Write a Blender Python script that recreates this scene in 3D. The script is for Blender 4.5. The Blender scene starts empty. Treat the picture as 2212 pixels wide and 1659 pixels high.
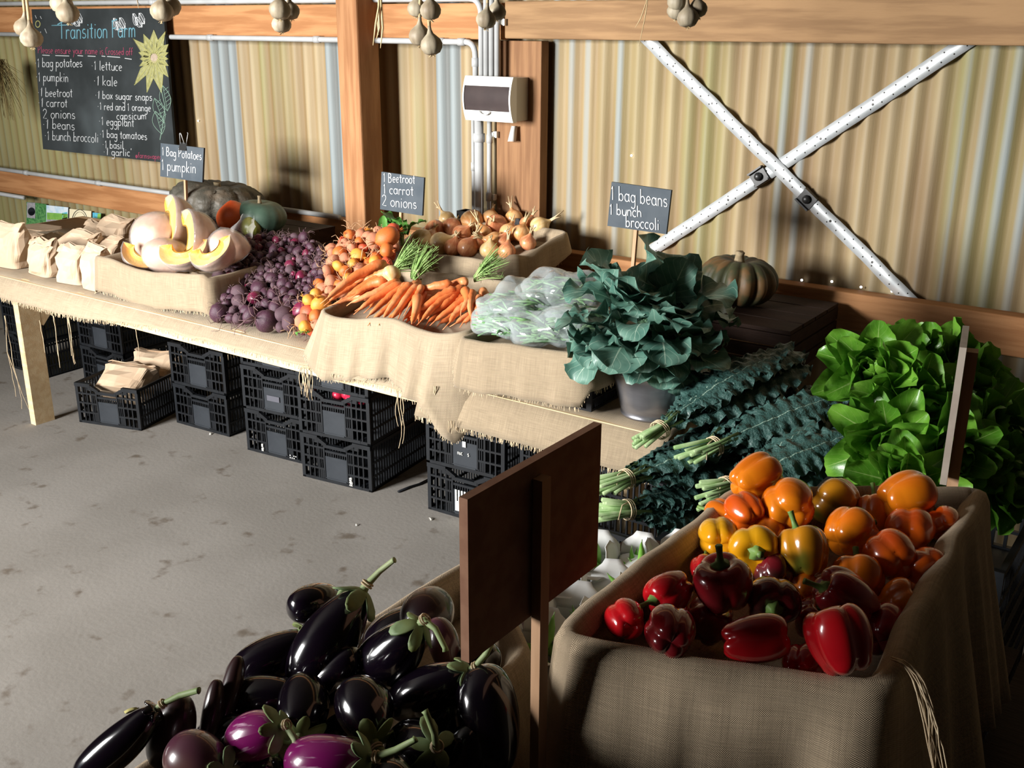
import bpy, math, random
from mathutils import Vector, Matrix, Euler, noise
R = math.radians
SC = bpy.context.scene
COL = SC.collection
# ------------------------------------------------------------------ camera
F_PX, CX, CY = 2286.0, 1106.0, 829.5
PITCH, YAW, ROLL, EYE = math.atan(.341), R(35.2), R(.25), Vector((0, 0, 1.85))
FW = Vector((-math.sin(YAW)*math.cos(PITCH), math.cos(YAW)*math.cos(PITCH), -math.sin(PITCH)))
_r = Vector((math.cos(YAW), math.sin(YAW), 0)); _u = _r.cross(FW)
RT = math.cos(ROLL)*_r + math.sin(ROLL)*_u
UP = -math.sin(ROLL)*_r + math.cos(ROLL)*_u
cd = bpy.data.cameras.new('camera'); cam = bpy.data.objects.new('camera', cd); COL.objects.link(cam)
cd.sensor_width = 36; cd.lens = 36*F_PX/2212; cd.clip_start = .02
cam.matrix_world = Matrix(((RT.x, UP.x, -FW.x, EYE.x), (RT.y, UP.y, -FW.y, EYE.y), (RT.z, UP.z, -FW.z, EYE.z), (0, 0, 0, 1)))
SC.camera = cam
# ------------------------------------------------------------------ light and exposure
w = bpy.data.worlds.new('sky'); SC.world = w; w.use_nodes = True
bg = w.node_tree.nodes['Background']; bg.inputs[0].default_value = (.55, .68, .9, 1); bg.inputs[1].default_value = .3
DOOR_X0, DOOR_X1, DOOR_Z, FRONT_Y = -5.1, -3.4, 3.0, -2.3     # the open barn door opposite the long wall
ld = bpy.data.lights.new('door_daylight', 'AREA'); lo = bpy.data.objects.new('door_daylight', ld); COL.objects.link(lo)
ld.shape = 'RECTANGLE'; ld.size = 1.5; ld.size_y = 1.5; ld.energy = 268; ld.color = (1, .985, .96); ld.spread = R(92)
lo.location = ((DOOR_X0+DOOR_X1)/2, FRONT_Y-.05, 2.12)
lo.rotation_euler = Vector((.24, 1, -.09)).to_track_quat('-Z', 'Y').to_euler()
vs = SC.view_settings
vs.view_transform = 'Standard'; vs.look = 'None'; vs.gamma = 1; vs.exposure = 0.0; vs.use_curve_mapping = False
SC.cycles.use_denoising = True
SC.cycles.max_bounces = 8; SC.cycles.transparent_max_bounces = 16
SC.cycles.sample_clamp_indirect = 4
# ------------------------------------------------------------------ helpers
def ray(u, v): return FW*F_PX + RT*(u-CX) + UP*(CY-v)
def onz(u, v, z): d = ray(u, v); return EYE + d*((z-EYE.z)/d.z)
def ony(u, v, y): d = ray(u, v); return EYE + d*(y/d.y)
def onx(u, v, x): d = ray(u, v); return EYE + d*(x/d.x)
def dep(u, v, d): return EYE + ray(u, v)*(d/F_PX)
def cax(a, b, c): return (RT*a + UP*b - FW*c).normalized()
def N3(p, s=1., o=0.): return noise.noise(Vector((p[0]*s+o, p[1]*s+o*.7, p[2]*s-o)))
def lerp(a, b, t): return a+(b-a)*t
def smooth(a, b, x):
    t = max(0, min(1, (x-a)/(b-a))); return t*t*(3-2*t)

class MB:
    def __init__(s): s.v = []; s.f = []; s.uv = {}; s.attr = {}
    def add(s, vs, fs, uvs=None):
        o = len(s.v); s.v += [tuple(v) for v in vs]
        for f in fs: s.f.append(tuple(i+o for i in f))
        if uvs:
            for i, q in enumerate(uvs): s.uv[o+i] = q
        return s
    def box(s, c, d, rot=None):
        c = Vector(c); h = Vector(d)/2; vs = []
        for x in (-1, 1):
            for y in (-1, 1):
                for z in (-1, 1):
                    p = Vector((x*h.x, y*h.y, z*h.z))
                    vs.append(c + (rot @ p if rot is not None else p))
        return s.add(vs, [(0, 1, 3, 2), (4, 6, 7, 5), (0, 4, 5, 1), (2, 3, 7, 6), (0, 2, 6, 4), (1, 5, 7, 3)])
    def b2(s, a, b):   # box between two corners
        a, b = Vector(a), Vector(b); return s.box((a+b)/2, [abs(q) for q in (b-a)])
    def grid(s, P, closeu=False, uv=None):
        nu, nv = len(P), len(P[0]); vs = [p for row in P for p in row]; fs = []
        for i in range(nu if closeu else nu-1):
            for j in range(nv-1):
                a = i*nv+j; b = ((i+1) % nu)*nv+j
                fs.append((a, b, b+1, a+1))
        return s.add(vs, fs, [q for row in uv for q in row] if uv else None)
    def tube(s, pts, r, n=8, caps=True):
        pts = [Vector(p) for p in pts]; m = len(pts)
        rs = r if isinstance(r, (list, tuple)) else [r]*m
        t0 = (pts[1]-pts[0]).normalized(); a = t0.orthogonal().normalized(); vs = []; fs = []
        for i, p in enumerate(pts):
            t = (pts[min(i+1, m-1)]-pts[max(i-1, 0)])
            t = t.normalized() if t.length > 1e-9 else t0
            a = a - t*a.dot(t); a = a.normalized() if a.length > 1e-6 else t.orthogonal().normalized()
            b = t.cross(a)
            for k in range(n):
                g = 2*math.pi*k/n; vs.append(p + (a*math.cos(g)+b*math.sin(g))*rs[i])
        for i in range(m-1):
            for k in range(n):
                k2 = (k+1) % n; fs.append((i*n+k, i*n+k2, (i+1)*n+k2, (i+1)*n+k))
        if caps: fs += [tuple(range(n-1, -1, -1)), tuple(range((m-1)*n, m*n))]
        return s.add(vs, fs)
    def lathe(s, prof, M=None, n=16, mod=None):   # prof: (radius, height); mod(theta, t) multiplies the radius
        M = M or Matrix.Identity(4); m = len(prof); vs = []; fs = []
        for i, (r, h) in enumerate(prof):
            for k in range(n):
                g = 2*math.pi*k/n; q = r*(mod(g, i/(m-1)) if mod else 1)
                vs.append(M @ Vector((q*math.cos(g), q*math.sin(g), h)))
        for i in range(m-1):
            for k in range(n):
                k2 = (k+1) % n; fs.append((i*n+k, i*n+k2, (i+1)*n+k2, (i+1)*n+k))
        fs += [tuple(range(n-1, -1, -1)), tuple(range((m-1)*n, m*n))]
        return s.add(vs, fs)
    def disp(s, fn):
        s.v = [tuple(fn(Vector(v))) for v in s.v]; return s
    def build(s, name, m, parent=None, flat=False, solid=0, sub=0, local=False):
        me = bpy.data.meshes.new(name)
        off = Vector((0, 0, 0))
        if parent is not None and not local:
            off = parent.matrix_basis.translation.copy()
            if parent.parent: off += parent.parent.matrix_basis.translation
        me.from_pydata([Vector(v)-off for v in s.v], [], s.f)
        if s.uv:
            ul = me.uv_layers.new(name='UVMap')
            for l in me.loops: ul.data[l.index].uv = s.uv.get(l.vertex_index, (0, 0))
        for k, vals in s.attr.items():
            at = me.attributes.new(k, 'FLOAT', 'POINT'); at.data.foreach_set('value', vals)
        me.polygons.foreach_set('use_smooth', [not flat]*len(me.polygons)); me.update()
        if m: me.materials.append(m)
        o = bpy.data.objects.new(name, me); COL.objects.link(o)
        if parent is not None: o.parent = parent
        if solid:
            q = o.modifiers.new('thickness', 'SOLIDIFY'); q.thickness = solid; q.offset = 0
        if sub:
            q = o.modifiers.new('subdivision', 'SUBSURF'); q.levels = q.render_levels = sub
        return o

def frame(pos, axis, spin=0, sc=1.):   # matrix putting +Z along axis
    q = Vector(axis).normalized().to_track_quat('Z', 'Y').to_matrix().to_4x4()
    return Matrix.Translation(pos) @ q @ Matrix.Rotation(spin, 4, 'Z') @ Matrix.Scale(sc, 4)
def tag(o, label, cat, group=None, kind=None):
    o['label'] = label; o['category'] = cat
    if group: o['group'] = group
    if kind: o['kind'] = kind
    return o
def thing(name, loc, label, cat, group=None):
    o = bpy.data.objects.new(name, None); COL.objects.link(o); o.location = loc; o.empty_display_size = .05
    o.matrix_basis = Matrix.Translation(loc)
    return tag(o, label, cat, group)
def struct(o): o['kind'] = 'structure'; return o
def dup(root, M, label=None, group=None, name=None):
    r = root.copy(); COL.objects.link(r); r.matrix_basis = M
    if label: r['label'] = label
    if group: r['group'] = group
    for ch in list(root.children):
        c = ch.copy(); COL.objects.link(c); c.parent = r
        for g in list(ch.children):
            d = g.copy(); COL.objects.link(d); d.parent = c
    return r
# ------------------------------------------------------------------ materials
def mat(name, c1, c2=None, scale=6., rough=.6, bump=0., bscale=40., coat=0., metal=0., stretch=(1, 1, 1), c3=None, s3=1.5, t3=(.45, .6), spec=.5, sss=0., sheen=0., detail=4, ramp=(.35, .65), croughness=.1, emit=None):
    m = bpy.data.materials.new(name); m.use_nodes = True; nt = m.node_tree; L = nt.links.new; b = nt.nodes['Principled BSDF']
    b.inputs['Roughness'].default_value = rough; b.inputs['Metallic'].default_value = metal
    b.inputs['Coat Weight'].default_value = coat; b.inputs['Coat Roughness'].default_value = croughness
    b.inputs['Specular IOR Level'].default_value = spec
    if sheen: b.inputs['Sheen Weight'].default_value = sheen
    if sss: b.inputs['Subsurface Weight'].default_value = sss; b.inputs['Subsurface Scale'].default_value = .01
    tc = nt.nodes.new('ShaderNodeTexCoord'); mp = nt.nodes.new('ShaderNodeMapping'); L(tc.outputs['Object'], mp.inputs[0]); mp.inputs['Scale'].default_value = stretch
    out = None
    def nz(sc, det=detail):
        n = nt.nodes.new('ShaderNodeTexNoise'); n.inputs['Scale'].default_value = sc; n.inputs['Detail'].default_value = det; L(mp.outputs[0], n.inputs['Vector']); return n
    def mixc(fac, a, bcol):
        x = nt.nodes.new('ShaderNodeMix'); x.data_type = 'RGBA'; L(fac, x.inputs[0])
        for i, q in ((6, a), (7, bcol)):
            if hasattr(q, 'is_output'): L(q, x.inputs[i])
            else: x.inputs[i].default_value = (*q, 1)
        return x.outputs[2]
    def ramp_(sock, a, bb):
        r = nt.nodes.new('ShaderNodeMapRange'); r.interpolation_type = 'SMOOTHSTEP'; L(sock, r.inputs[0]); r.inputs[1].default_value = a; r.inputs[2].default_value = bb; return r.outputs[0]
    b.inputs['Base Color'].default_value = (*c1, 1)
    if c2:
        out = mixc(ramp_(nz(scale).outputs[0], *ramp), c1, c2)
        if c3: out = mixc(ramp_(nz(s3, 3).outputs[0], *t3), out, c3)
        L(out, b.inputs['Base Color'])
    if bump:
        bp = nt.nodes.new('ShaderNodeBump'); bp.inputs['Strength'].default_value = bump; bp.inputs['Distance'].default_value = .004
        L(nz(bscale, 3).outputs[0], bp.inputs['Height']); L(bp.outputs[0], b.inputs['Normal'])
    if emit: b.inputs['Emission Color'].default_value = (*emit[:3], 1); b.inputs['Emission Strength'].default_value = emit[3]
    m['_mp'] = mp.name
    return m

def burlap_mat(name, c1, c2, weave=420., lo_=.5):
    m = bpy.data.materials.new(name); m.use_nodes = True; nt = m.node_tree; L = nt.links.new; b = nt.nodes['Principled BSDF']
    b.inputs['Roughness'].default_value = .95; b.inputs['Specular IOR Level'].default_value = .12; b.inputs['Sheen Weight'].default_value = .1
    uv = nt.nodes.new('ShaderNodeTexCoord')
    sep = nt.nodes.new('ShaderNodeSeparateXYZ')
    nz0 = nt.nodes.new('ShaderNodeTexNoise'); nz0.inputs['Scale'].default_value = 30; L(uv.outputs['UV'], nz0.inputs[0])
    add = nt.nodes.new('ShaderNodeVectorMath'); add.operation = 'MULTIPLY_ADD'; L(nz0.outputs['Color'], add.inputs[0]); add.inputs[1].default_value = (.006, .006, 0); L(uv.outputs['UV'], add.inputs[2])
    L(add.outputs[0], sep.inputs[0])
    def sine(sock, ph=0):
        a = nt.nodes.new('ShaderNodeMath'); a.operation = 'MULTIPLY'; L(sock, a.inputs[0]); a.inputs[1].default_value = weave*2*math.pi
        s = nt.nodes.new('ShaderNodeMath'); s.operation = 'SINE'; L(a.outputs[0], s.inputs[0]); return s.outputs[0]
    mu = nt.nodes.new('ShaderNodeMath'); mu.operation = 'MULTIPLY'; L(sine(sep.outputs[0]), mu.inputs[0]); L(sine(sep.outputs[1]), mu.inputs[1])
    nz = nt.nodes.new('ShaderNodeTexNoise'); nz.inputs['Scale'].default_value = 11; nz.inputs['Detail'].default_value = 8; nz.inputs['Roughness'].default_value = .7; L(uv.outputs['UV'], nz.inputs[0])
    mx = nt.nodes.new('ShaderNodeMix'); mx.data_type = 'RGBA'; L(nz.outputs[0], mx.inputs[0]); mx.inputs[6].default_value = (*c1, 1); mx.inputs[7].default_value = (*c2, 1)
    m2 = nt.nodes.new('ShaderNodeMix'); m2.data_type = 'RGBA'; m2.blend_type = 'MULTIPLY'; m2.inputs[0].default_value = .5
    mr = nt.nodes.new('ShaderNodeMapRange'); L(mu.outputs[0], mr.inputs[0]); mr.inputs[1].default_value = -1; mr.inputs[2].default_value = 1; mr.inputs[3].default_value = lo_; mr.inputs[4].default_value = 1.2
    L(mx.outputs[2], m2.inputs[6]); L(mr.outputs[0], m2.inputs[7]); L(m2.outputs[2], b.inputs['Base Color'])
    prev = m2.outputs[2]
    for sx, sy in ((14, 420), (420, 14)):
        mp = nt.nodes.new('ShaderNodeMapping'); L(uv.outputs['UV'], mp.inputs[0]); mp.inputs['Scale'].default_value = (sx, sy, 1)
        ns = nt.nodes.new('ShaderNodeTexNoise'); ns.inputs['Scale'].default_value = 1; ns.inputs['Detail'].default_value = 2; L(mp.outputs[0], ns.inputs[0])
        r2 = nt.nodes.new('ShaderNodeMapRange'); L(ns.outputs[0], r2.inputs[0]); r2.inputs[1].default_value = .3; r2.inputs[2].default_value = .7; r2.inputs[3].default_value = .87; r2.inputs[4].default_value = 1.10
        m3 = nt.nodes.new('ShaderNodeMix'); m3.data_type = 'RGBA'; m3.blend_type = 'MULTIPLY'; m3.inputs[0].default_value = 1; L(prev, m3.inputs[6]); L(r2.outputs[0], m3.inputs[7]); prev = m3.outputs[2]
    L(prev, b.inputs['Base Color'])
    bp = nt.nodes.new('ShaderNodeBump'); bp.inputs['Strength'].default_value = .5; bp.inputs['Distance'].default_value = .0012
    L(mu.outputs[0], bp.inputs['Height']); L(bp.outputs[0], b.inputs['Normal'])
    return m

def attr_mix(m, attr, col, rough=None):   # blend a colour in by a painted attribute
    nt = m.node_tree; L = nt.links.new; b = nt.nodes['Principled BSDF']
    a = nt.nodes.new('ShaderNodeAttribute'); a.attribute_name = attr
    x = nt.nodes.new('ShaderNodeMix'); x.data_type = 'RGBA'; L(a.outputs['Fac'], x.inputs[0]); x.inputs[7].default_value = (*col, 1)
    bc = b.inputs['Base Color']
    if bc.links: L(bc.links[0].from_socket, x.inputs[6])
    else: x.inputs[6].default_value = bc.default_value
    L(x.outputs[2], bc)

def stripe_mat(name, c1, c2, count, thr, rough=.3, coat=.3, wob=.25):   # meridian stripes around local +Z through UV.x
    m = bpy.data.materials.new(name); m.use_nodes = True; nt = m.node_tree; L = nt.links.new; b = nt.nodes['Principled BSDF']
    b.inputs['Roughness'].default_value = rough; b.inputs['Coat Weight'].default_value = coat
    tc = nt.nodes.new('ShaderNodeTexCoord'); mp = nt.nodes.new('ShaderNodeMapping'); L(tc.outputs['UV'], mp.inputs[0]); mp.inputs['Scale'].default_value = (count, 3, 1)
    n = nt.nodes.new('ShaderNodeTexNoise'); n.inputs['Scale'].default_value = 1; n.inputs['Detail'].default_value = 4; L(mp.outputs[0], n.inputs[0])
    r = nt.nodes.new('ShaderNodeMapRange'); L(n.outputs[0], r.inputs[0]); r.inputs[1].default_value = thr; r.inputs[2].default_value = thr+.12
    x = nt.nodes.new('ShaderNodeMix'); x.data_type = 'RGBA'; L(r.outputs[0], x.inputs[0]); x.inputs[6].default_value = (*c1, 1); x.inputs[7].default_value = (*c2, 1); L(x.outputs[2], b.inputs['Base Color'])
    return m

M = {}
M['concrete'] = mat('concrete', (.245, .228, .205), (.285, .266, .242), 2.2, .85, .25, 60, c3=(.15, .125, .10), s3=9, t3=(.60, .74), spec=.2)
M['wood'] = mat('timber_orange', (.46, .225, .095), (.33, .145, .055), 3, .7, .3, 30, stretch=(1, 6, 12), spec=.25)
M['wood_v'] = mat('timber_post', (.42, .21, .095), (.30, .135, .055), 3, .7, .3, 30, stretch=(12, 6, .9), c3=(.2, .075, .03), s3=.9, t3=(.6, .72), spec=.25)
M['wood_grey'] = mat('timber_weathered', (.33, .20, .10), (.24, .14, .07), 3, .8, .3, 30, stretch=(1, 6, 12), spec=.2)
M['board'] = mat('timber_board', (.29, .155, .075), (.20, .10, .048), 3, .75, .3, 30, stretch=(14, 6, .8), c3=(.12, .07, .04), s3=1.2, t3=(.58, .7), spec=.2)
M['pine'] = mat('pale_pine', (.80, .62, .38), (.70, .50, .28), 4, .65, .15, 30, stretch=(1, 8, 8), spec=.25)
M['dark_wood'] = mat('dark_stained_wood', (.036, .018, .012), (.024, .012, .008), 4, .7, .3, 30, stretch=(1, 6, 10), spec=.2)
M['iron'] = mat('corrugated_iron', (.385, .30, .175), (.30, .226, .125), 2.2, .6, .12, 60, stretch=(6, 1, .35), c3=(.27, .24, .11), s3=1.0, t3=(.5, .68), spec=.3)
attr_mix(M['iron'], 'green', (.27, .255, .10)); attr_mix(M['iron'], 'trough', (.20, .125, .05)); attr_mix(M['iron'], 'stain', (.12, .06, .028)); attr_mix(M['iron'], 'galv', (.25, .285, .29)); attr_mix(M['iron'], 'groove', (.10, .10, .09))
M['roof'] = mat('roof_iron', (.07, .06, .05), (.05, .045, .04), 3, .8); M['far_wall'] = mat('dark_cladding', (.07, .055, .04), (.05, .04, .03), 3, .8)  # unseen walls and roof coloured dark so they bounce little light
M['conduit'] = mat('grey_conduit', (.45, .46, .46), (.40, .41, .41), 8, .45, spec=.4)
M['white_plastic'] = mat('white_plastic', (.80, .80, .76), rough=.4)
M['tint'] = mat('smoked_window', (.045, .036, .036), (.065, .05, .048), 5, .15, spec=.6)
M['galv_strap'] = mat('galvanised_strap', (.62, .66, .68), (.72, .75, .76), 25, .42, metal=.45)
M['dark_metal'] = mat('blackened_steel', (.05, .05, .05), rough=.4, metal=.6)
M['galv'] = mat('galvanised_bucket', (.40, .40, .43), (.30, .30, .33), 7, .32, metal=.85, stretch=(1, 1, 3))
M['slate'] = mat('chalkboard_slate', (.020, .024, .025), (.034, .040, .042), 4, .8, c3=(.07, .085, .09), s3=2.2, t3=(.55, .8), spec=.2)
M['slate_small'] = mat('small_slate', (.055, .07, .085), (.075, .09, .105), 9, .75, spec=.25)
for k, c in dict(white=(.60, .62, .63), blue=(.15, .33, .40), pink=(.33, .07, .12), yellow=(.36, .35, .14), green=(.20, .30, .24), grey=(.22, .26, .27)).items():
    M['chalk_'+k] = mat('chalk_'+k, c, rough=.95, spec=.05)
M['hardboard'] = mat('brown_hardboard', (.30, .16, .10), (.24, .12, .075), 30, .75, spec=.2)
M['stake'] = mat('raw_stake', (.55, .33, .19), (.45, .26, .14), 5, .7, stretch=(8, 8, 1))
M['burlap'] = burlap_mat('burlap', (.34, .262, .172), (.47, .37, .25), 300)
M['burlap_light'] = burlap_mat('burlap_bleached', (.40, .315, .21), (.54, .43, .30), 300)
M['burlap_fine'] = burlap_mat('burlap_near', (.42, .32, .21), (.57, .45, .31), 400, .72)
M['twine'] = mat('twine', (.62, .50, .33), (.5, .38, .24), 60, .9)
M['paper'] = mat('brown_paper', (.62, .47, .33), (.55, .40, .27), 9, .75, spec=.25)
M['black_plastic'] = mat('black_crate_plastic', (.006, .007, .009), (.009, .011, .014), 12, .5, spec=.35)
M['blue_black'] = mat('dusty_crate_plate', (.017, .021, .027), (.026, .031, .038), 14, .55, spec=.4)
# ------------------------------------------------------------------ setting
WY = 3.795
fl = MB(); fl.b2((-8.2, FRONT_Y-.4, -.1), (1.6, WY+.15, 0)); struct(fl.build('floor', M['concrete'], flat=True))
SHEETS = sorted([ony(u, 250, WY).x for u in (120, 395, 903, 1274, 1652, 2084)] + [ony(2084, 250, WY).x+.76, ony(2084, 250, WY).x+1.52, ony(120, 250, WY).x-.76])
PIT = .0762
GALV = [(470, 517, 1.), (706, 740, 1.), (943, 992, 1.), (1190, 1290, .0), (1675, 1768, .0), (2085, 2300, .0), (1330, 1352, .0)]
GX = [(ony(a, 250, WY).x, ony(b, 250, WY).x, k) for a, b, k in GALV]
def wall():
    m = MB(); x = -8.0; P = []; g = []; gr = []; st = []; tr = []; gv = []
    zs = [0, .2, .45, .7, .8, .95, 1.1, 1.25, 1.4, 1.6, 1.8, 2.0, 2.6, 3.2]
    while x < 1.45:
        i = sum(1 for s in SHEETS if s <= x); lo_ = SHEETS[i-1] if i else -9
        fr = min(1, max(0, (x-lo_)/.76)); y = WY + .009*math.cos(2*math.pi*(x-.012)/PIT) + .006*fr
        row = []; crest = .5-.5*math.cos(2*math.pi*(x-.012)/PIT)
        for z in zs:
            row.append((x, y, z)); ga = 0
            for a, b, k in GX:
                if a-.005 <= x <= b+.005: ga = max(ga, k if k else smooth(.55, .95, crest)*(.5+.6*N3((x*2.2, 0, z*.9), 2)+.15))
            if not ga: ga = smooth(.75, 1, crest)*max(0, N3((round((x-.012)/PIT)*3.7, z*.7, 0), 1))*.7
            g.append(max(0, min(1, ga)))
            gv.append(min(.75, (1-crest)**1.2*.9) if ga > .9 else 0); tr.append(0 if ga > .9 else (1-crest)**1.5*(.55+.5*N3((round(x/PIT)*2.3, z*.8, 4), 1)) if (1-crest) > .02 else 0)  # groove: hollows of the bare strips darkened in colour so ridges look lit
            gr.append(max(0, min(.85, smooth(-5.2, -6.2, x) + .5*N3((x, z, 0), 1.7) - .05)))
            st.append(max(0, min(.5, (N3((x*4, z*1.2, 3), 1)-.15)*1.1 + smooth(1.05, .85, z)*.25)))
        P.append(row); x += PIT/8
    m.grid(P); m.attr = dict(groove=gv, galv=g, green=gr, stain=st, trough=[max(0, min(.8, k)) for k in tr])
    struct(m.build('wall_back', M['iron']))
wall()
w_ = MB(); w_.b2((-8.2, FRONT_Y-.2, 0), (-8.05, WY, 3.4)); struct(w_.build('wall_left', M['far_wall'], flat=True))
w_ = MB(); w_.b2((1.4, FRONT_Y-.2, 0), (1.55, WY, 3.4)); struct(w_.build('wall_right', M['far_wall'], flat=True))
w_ = MB(); w_.b2((-8.2, FRONT_Y-.2, 0), (DOOR_X0, FRONT_Y, 3.4)); w_.b2((DOOR_X1, FRONT_Y-.2, 0), (1.55, FRONT_Y, 3.4)); w_.b2((DOOR_X0, FRONT_Y-.2, DOOR_Z), (DOOR_X1, FRONT_Y, 3.4))
struct(w_.build('wall_front', M['far_wall'], flat=True))
w_ = MB(); w_.b2((-8.2, FRONT_Y-.2, 3.2), (1.55, WY+.1, 3.35)); struct(w_.build('ceiling', M['roof'], flat=True))
def beam(name, a, b, m, bev=.006):
    q = MB().b2(a, b); o = struct(q.build(name, m, flat=True)); md = o.modifiers.new('bevel', 'BEVEL'); md.width = bev; md.segments = 2; return o
GF = 3.70                                                    # front face of the girts
xs = ony(1090, 50, GF).x
beam('trim_1', (-8, GF, 1.785), (xs, GF+.07, 1.928), M['wood'])
beam('trim_2', (xs+.002, GF-.004, 1.79), (1.4, GF+.07, 1.934), M['wood_grey'])
beam('trim_3', (-8, GF, .808), (1.4, GF+.07, .944), M['wood'])
PX0, PX1 = ony(735, 250, 3.56).x, ony(779, 250, 3.56).x
beam('trim_4', (PX0, 3.56, 0), (PX1, 3.698, 3.2), M['wood_v'], .008)
b0, b1, b2_ = ony(1062, 300, 3.69).x, ony(1118, 300, 3.69).x, ony(1160, 300, 3.69).x
beam('trim_5', (b0, 3.725, .0), (b1, 3.77, 1.782), M['board'], .003)
beam('trim_6', (b1+.003, 3.715, .0), (b2_, 3.77, 1.782), M['board'], .003)
beam('trim_7', (-8, 2.22, 2.42), (1.4, 2.34, 2.6), M['wood'])       # roof purlin overhead, above the view
# nail holes that let the daylight in
M['daylight'] = mat('daylight_pinhole', (1, 1, 1), emit=(1, 1, 1, 6))
q = MB()
for u, v in ((1732, 605), (1797, 608), (1860, 620), (1927, 629), (428, 261), (1364, 336)):
    p = ony(u, v, WY-.016 if v > 600 else WY-.011); q.lathe([(.0045, 0), (.0045, .002)], frame(p, (0, -1, 0)), 8)
struct(q.build('trim_8', M['daylight']))
# floor litter: fallen crumbs of leaf
for u, v, r_, k in ((283, 1536, .018, 0), (95, 650, .0, 0), (585, 1055, .0, 0), (455, 938, .012, 1), (930, 1122, .012, 1), (770, 1135, .008, 1)):
    if r_:
        p = onz(u, v, .0); q = MB(); a = random.Random(u).random()*6
        P = [[p+Vector((math.cos(a)*s_*r_-math.sin(a)*t_*r_*.5, math.sin(a)*s_*r_+math.cos(a)*t_*r_*.5, .002+.004*(1-s_*s_))) for t_ in (-.7, 0, .7)] for s_ in (-1, -.3, .3, 1)]
        q.grid(P)
        o = q.build('leaf_scrap' if not k else 'straw_scrap', mat('scrap', (.30, .27, .10) if not k else (.7, .68, .6), rough=.9), solid=.001)
        tag(o, {283: 'curled yellow leaf scrap lying on the concrete floor beside the dark eggplants', 455: 'pale scrap on the concrete in front of the two-high crate stack', 930: 'pale scrap on the concrete just behind the brown sign', 770: 'tiny pale scrap in the open middle of the floor'}[u], 'scrap')
# ------------------------------------------------------------------ conduits, switchboard
def pipe(name, pts, r, label, cat='pipe', m='conduit', group=None, rings=()):
    t = thing(name, Vector(pts[0]), label, cat, group)
    q = MB().tube(pts, r, 10); q.build('tube', M[m], t)
    for p, ax in rings:
        c = MB(); ax = Vector(ax); c.tube([Vector(p)-ax*.018, Vector(p)+ax*.018], r*1.28, 10); c.build('coupling', M[m], t)
    return t
def bend(a, c, b, n=5):   # quarter bend around corner c
    return [Vector(a).lerp(Vector(c), t).lerp(Vector(c).lerp(Vector(b), t), t) for t in [i/n for i in range(n+1)]]
CYY = 3.675
def cx(u, v=150): return ony(u, v, CYY).x
def cz(u, v): return ony(u, v, CYY).z
X5 = [cx(1027), cx(1040), cx(1051.5), cx(1063), cx(1075)]
BOXT, BOXB = ony(1050, 165, 3.6).z, ony(1050, 262, 3.6).z
zt = 1.945
pipe('conduit', [(-7.9, CYY, zt), (PX0-.4, CYY, zt), (X5[1]-.07, CYY, zt)] + bend((X5[1]-.06, CYY, zt), (X5[1], CYY, zt), (X5[1], CYY, zt-.07)) + [(X5[1], CYY, BOXT-.02)], .0125,
     'grey conduit along the top of the upper beam, bending down into the switchboard', rings=[((ony(600, 6, CYY).x, CYY, zt), (1, 0, 0)), ((ony(330, 8, CYY).x, CYY, zt), (1, 0, 0))])
zb = 1.775
pipe('conduit', [(-7.9, CYY, zb), (X5[0]-.06, CYY, zb)] + bend((X5[0]-.05, CYY, zb), (X5[0], CYY, zb), (X5[0], CYY, zb-.06)) + [(X5[0], CYY, BOXT-.02)], .0125,
     'grey conduit under the upper beam, elbowing down left of the switchboard', rings=[((ony(u, 80, CYY).x, CYY, zb), (1, 0, 0)) for u in (455, 685, 952)] + [((X5[0]-.07, CYY, zb), (1, 0, 0)), ((X5[0], CYY, zb-.08), (0, 0, 1))])
for i, s in ((2, 'second'), (3, 'third'), (4, 'rightmost')):
    pipe('conduit', [(X5[i], CYY-.004, 2.6), (X5[i], CYY-.004, BOXT-.02)], .0118, 'upright grey conduit entering the switchboard from above, %s of the row' % s)
pipe('conduit', [(-7.9, GF-.013, .957), (ony(738, 470, GF).x, GF-.013, .957)], .0125, 'long grey conduit along the top of the lower beam left of the post',
     rings=[((ony(u, 400, GF).x, GF-.013, .957), (1, 0, 0)) for u in (65, 218, 520)])
pipe('conduit', [(-7.9, GF-.013, .796), (ony(57, 430, GF).x, GF-.013, .796)], .0125, 'short grey conduit under the lower beam at the left edge')
xa, xb, xc = ony(1021, 350, 3.7).x, ony(1038, 350, 3.7).x, ony(1056, 350, 3.7).x
pipe('conduit', [(xa, 3.705, BOXB+.02), (xa, 3.705, .5)], .0085, 'thin grey conduit below the switchboard, left of the fat pipe', rings=[((xa, 3.705, ony(1020, 360, 3.7).z), (0, 0, 1))])
pipe('conduit', [(xb, 3.69, BOXB+.02), (xb, 3.69, .5)], .020, 'fat grey conduit running down below the switchboard', rings=[((xb, 3.69, ony(1037, 297, 3.7).z), (0, 0, 1))])
pipe('conduit', [(xc, 3.705, BOXB+.02), (xc-.006, 3.705, .5)], .0105, 'grey conduit right of the fat pipe below the switchboard', rings=[((xc, 3.705, ony(1055, 300, 3.7).z), (0, 0, 1)), ((xc-.003, 3.705, ony(1055, 425, 3.7).z), (0, 0, 1))])
for u, v, s in ((1087, 48, 'white saddle clip beside the conduits on the upper beam'), (1070, 290, 'white saddle clip on the board just under the switchboard'), (1066, 425, 'white saddle clip lower down the board by the onions')):
    p = ony(u, v, 3.72 if v > 100 else 3.692); q = MB(); q.box(p, (.030, .012, .022)); q.box(p+Vector((.012, -.008, 0)), (.008, .012, .026)); q.box(p+Vector((-.006, -.008, 0)), (.006, .01, .016))
    tag(q.build('saddle_clip', M['white_plastic'], flat=True), s, 'clip')
bx0, bx1 = ony(1004, 215, 3.6).x, ony(1107, 215, 3.6).x
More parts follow.
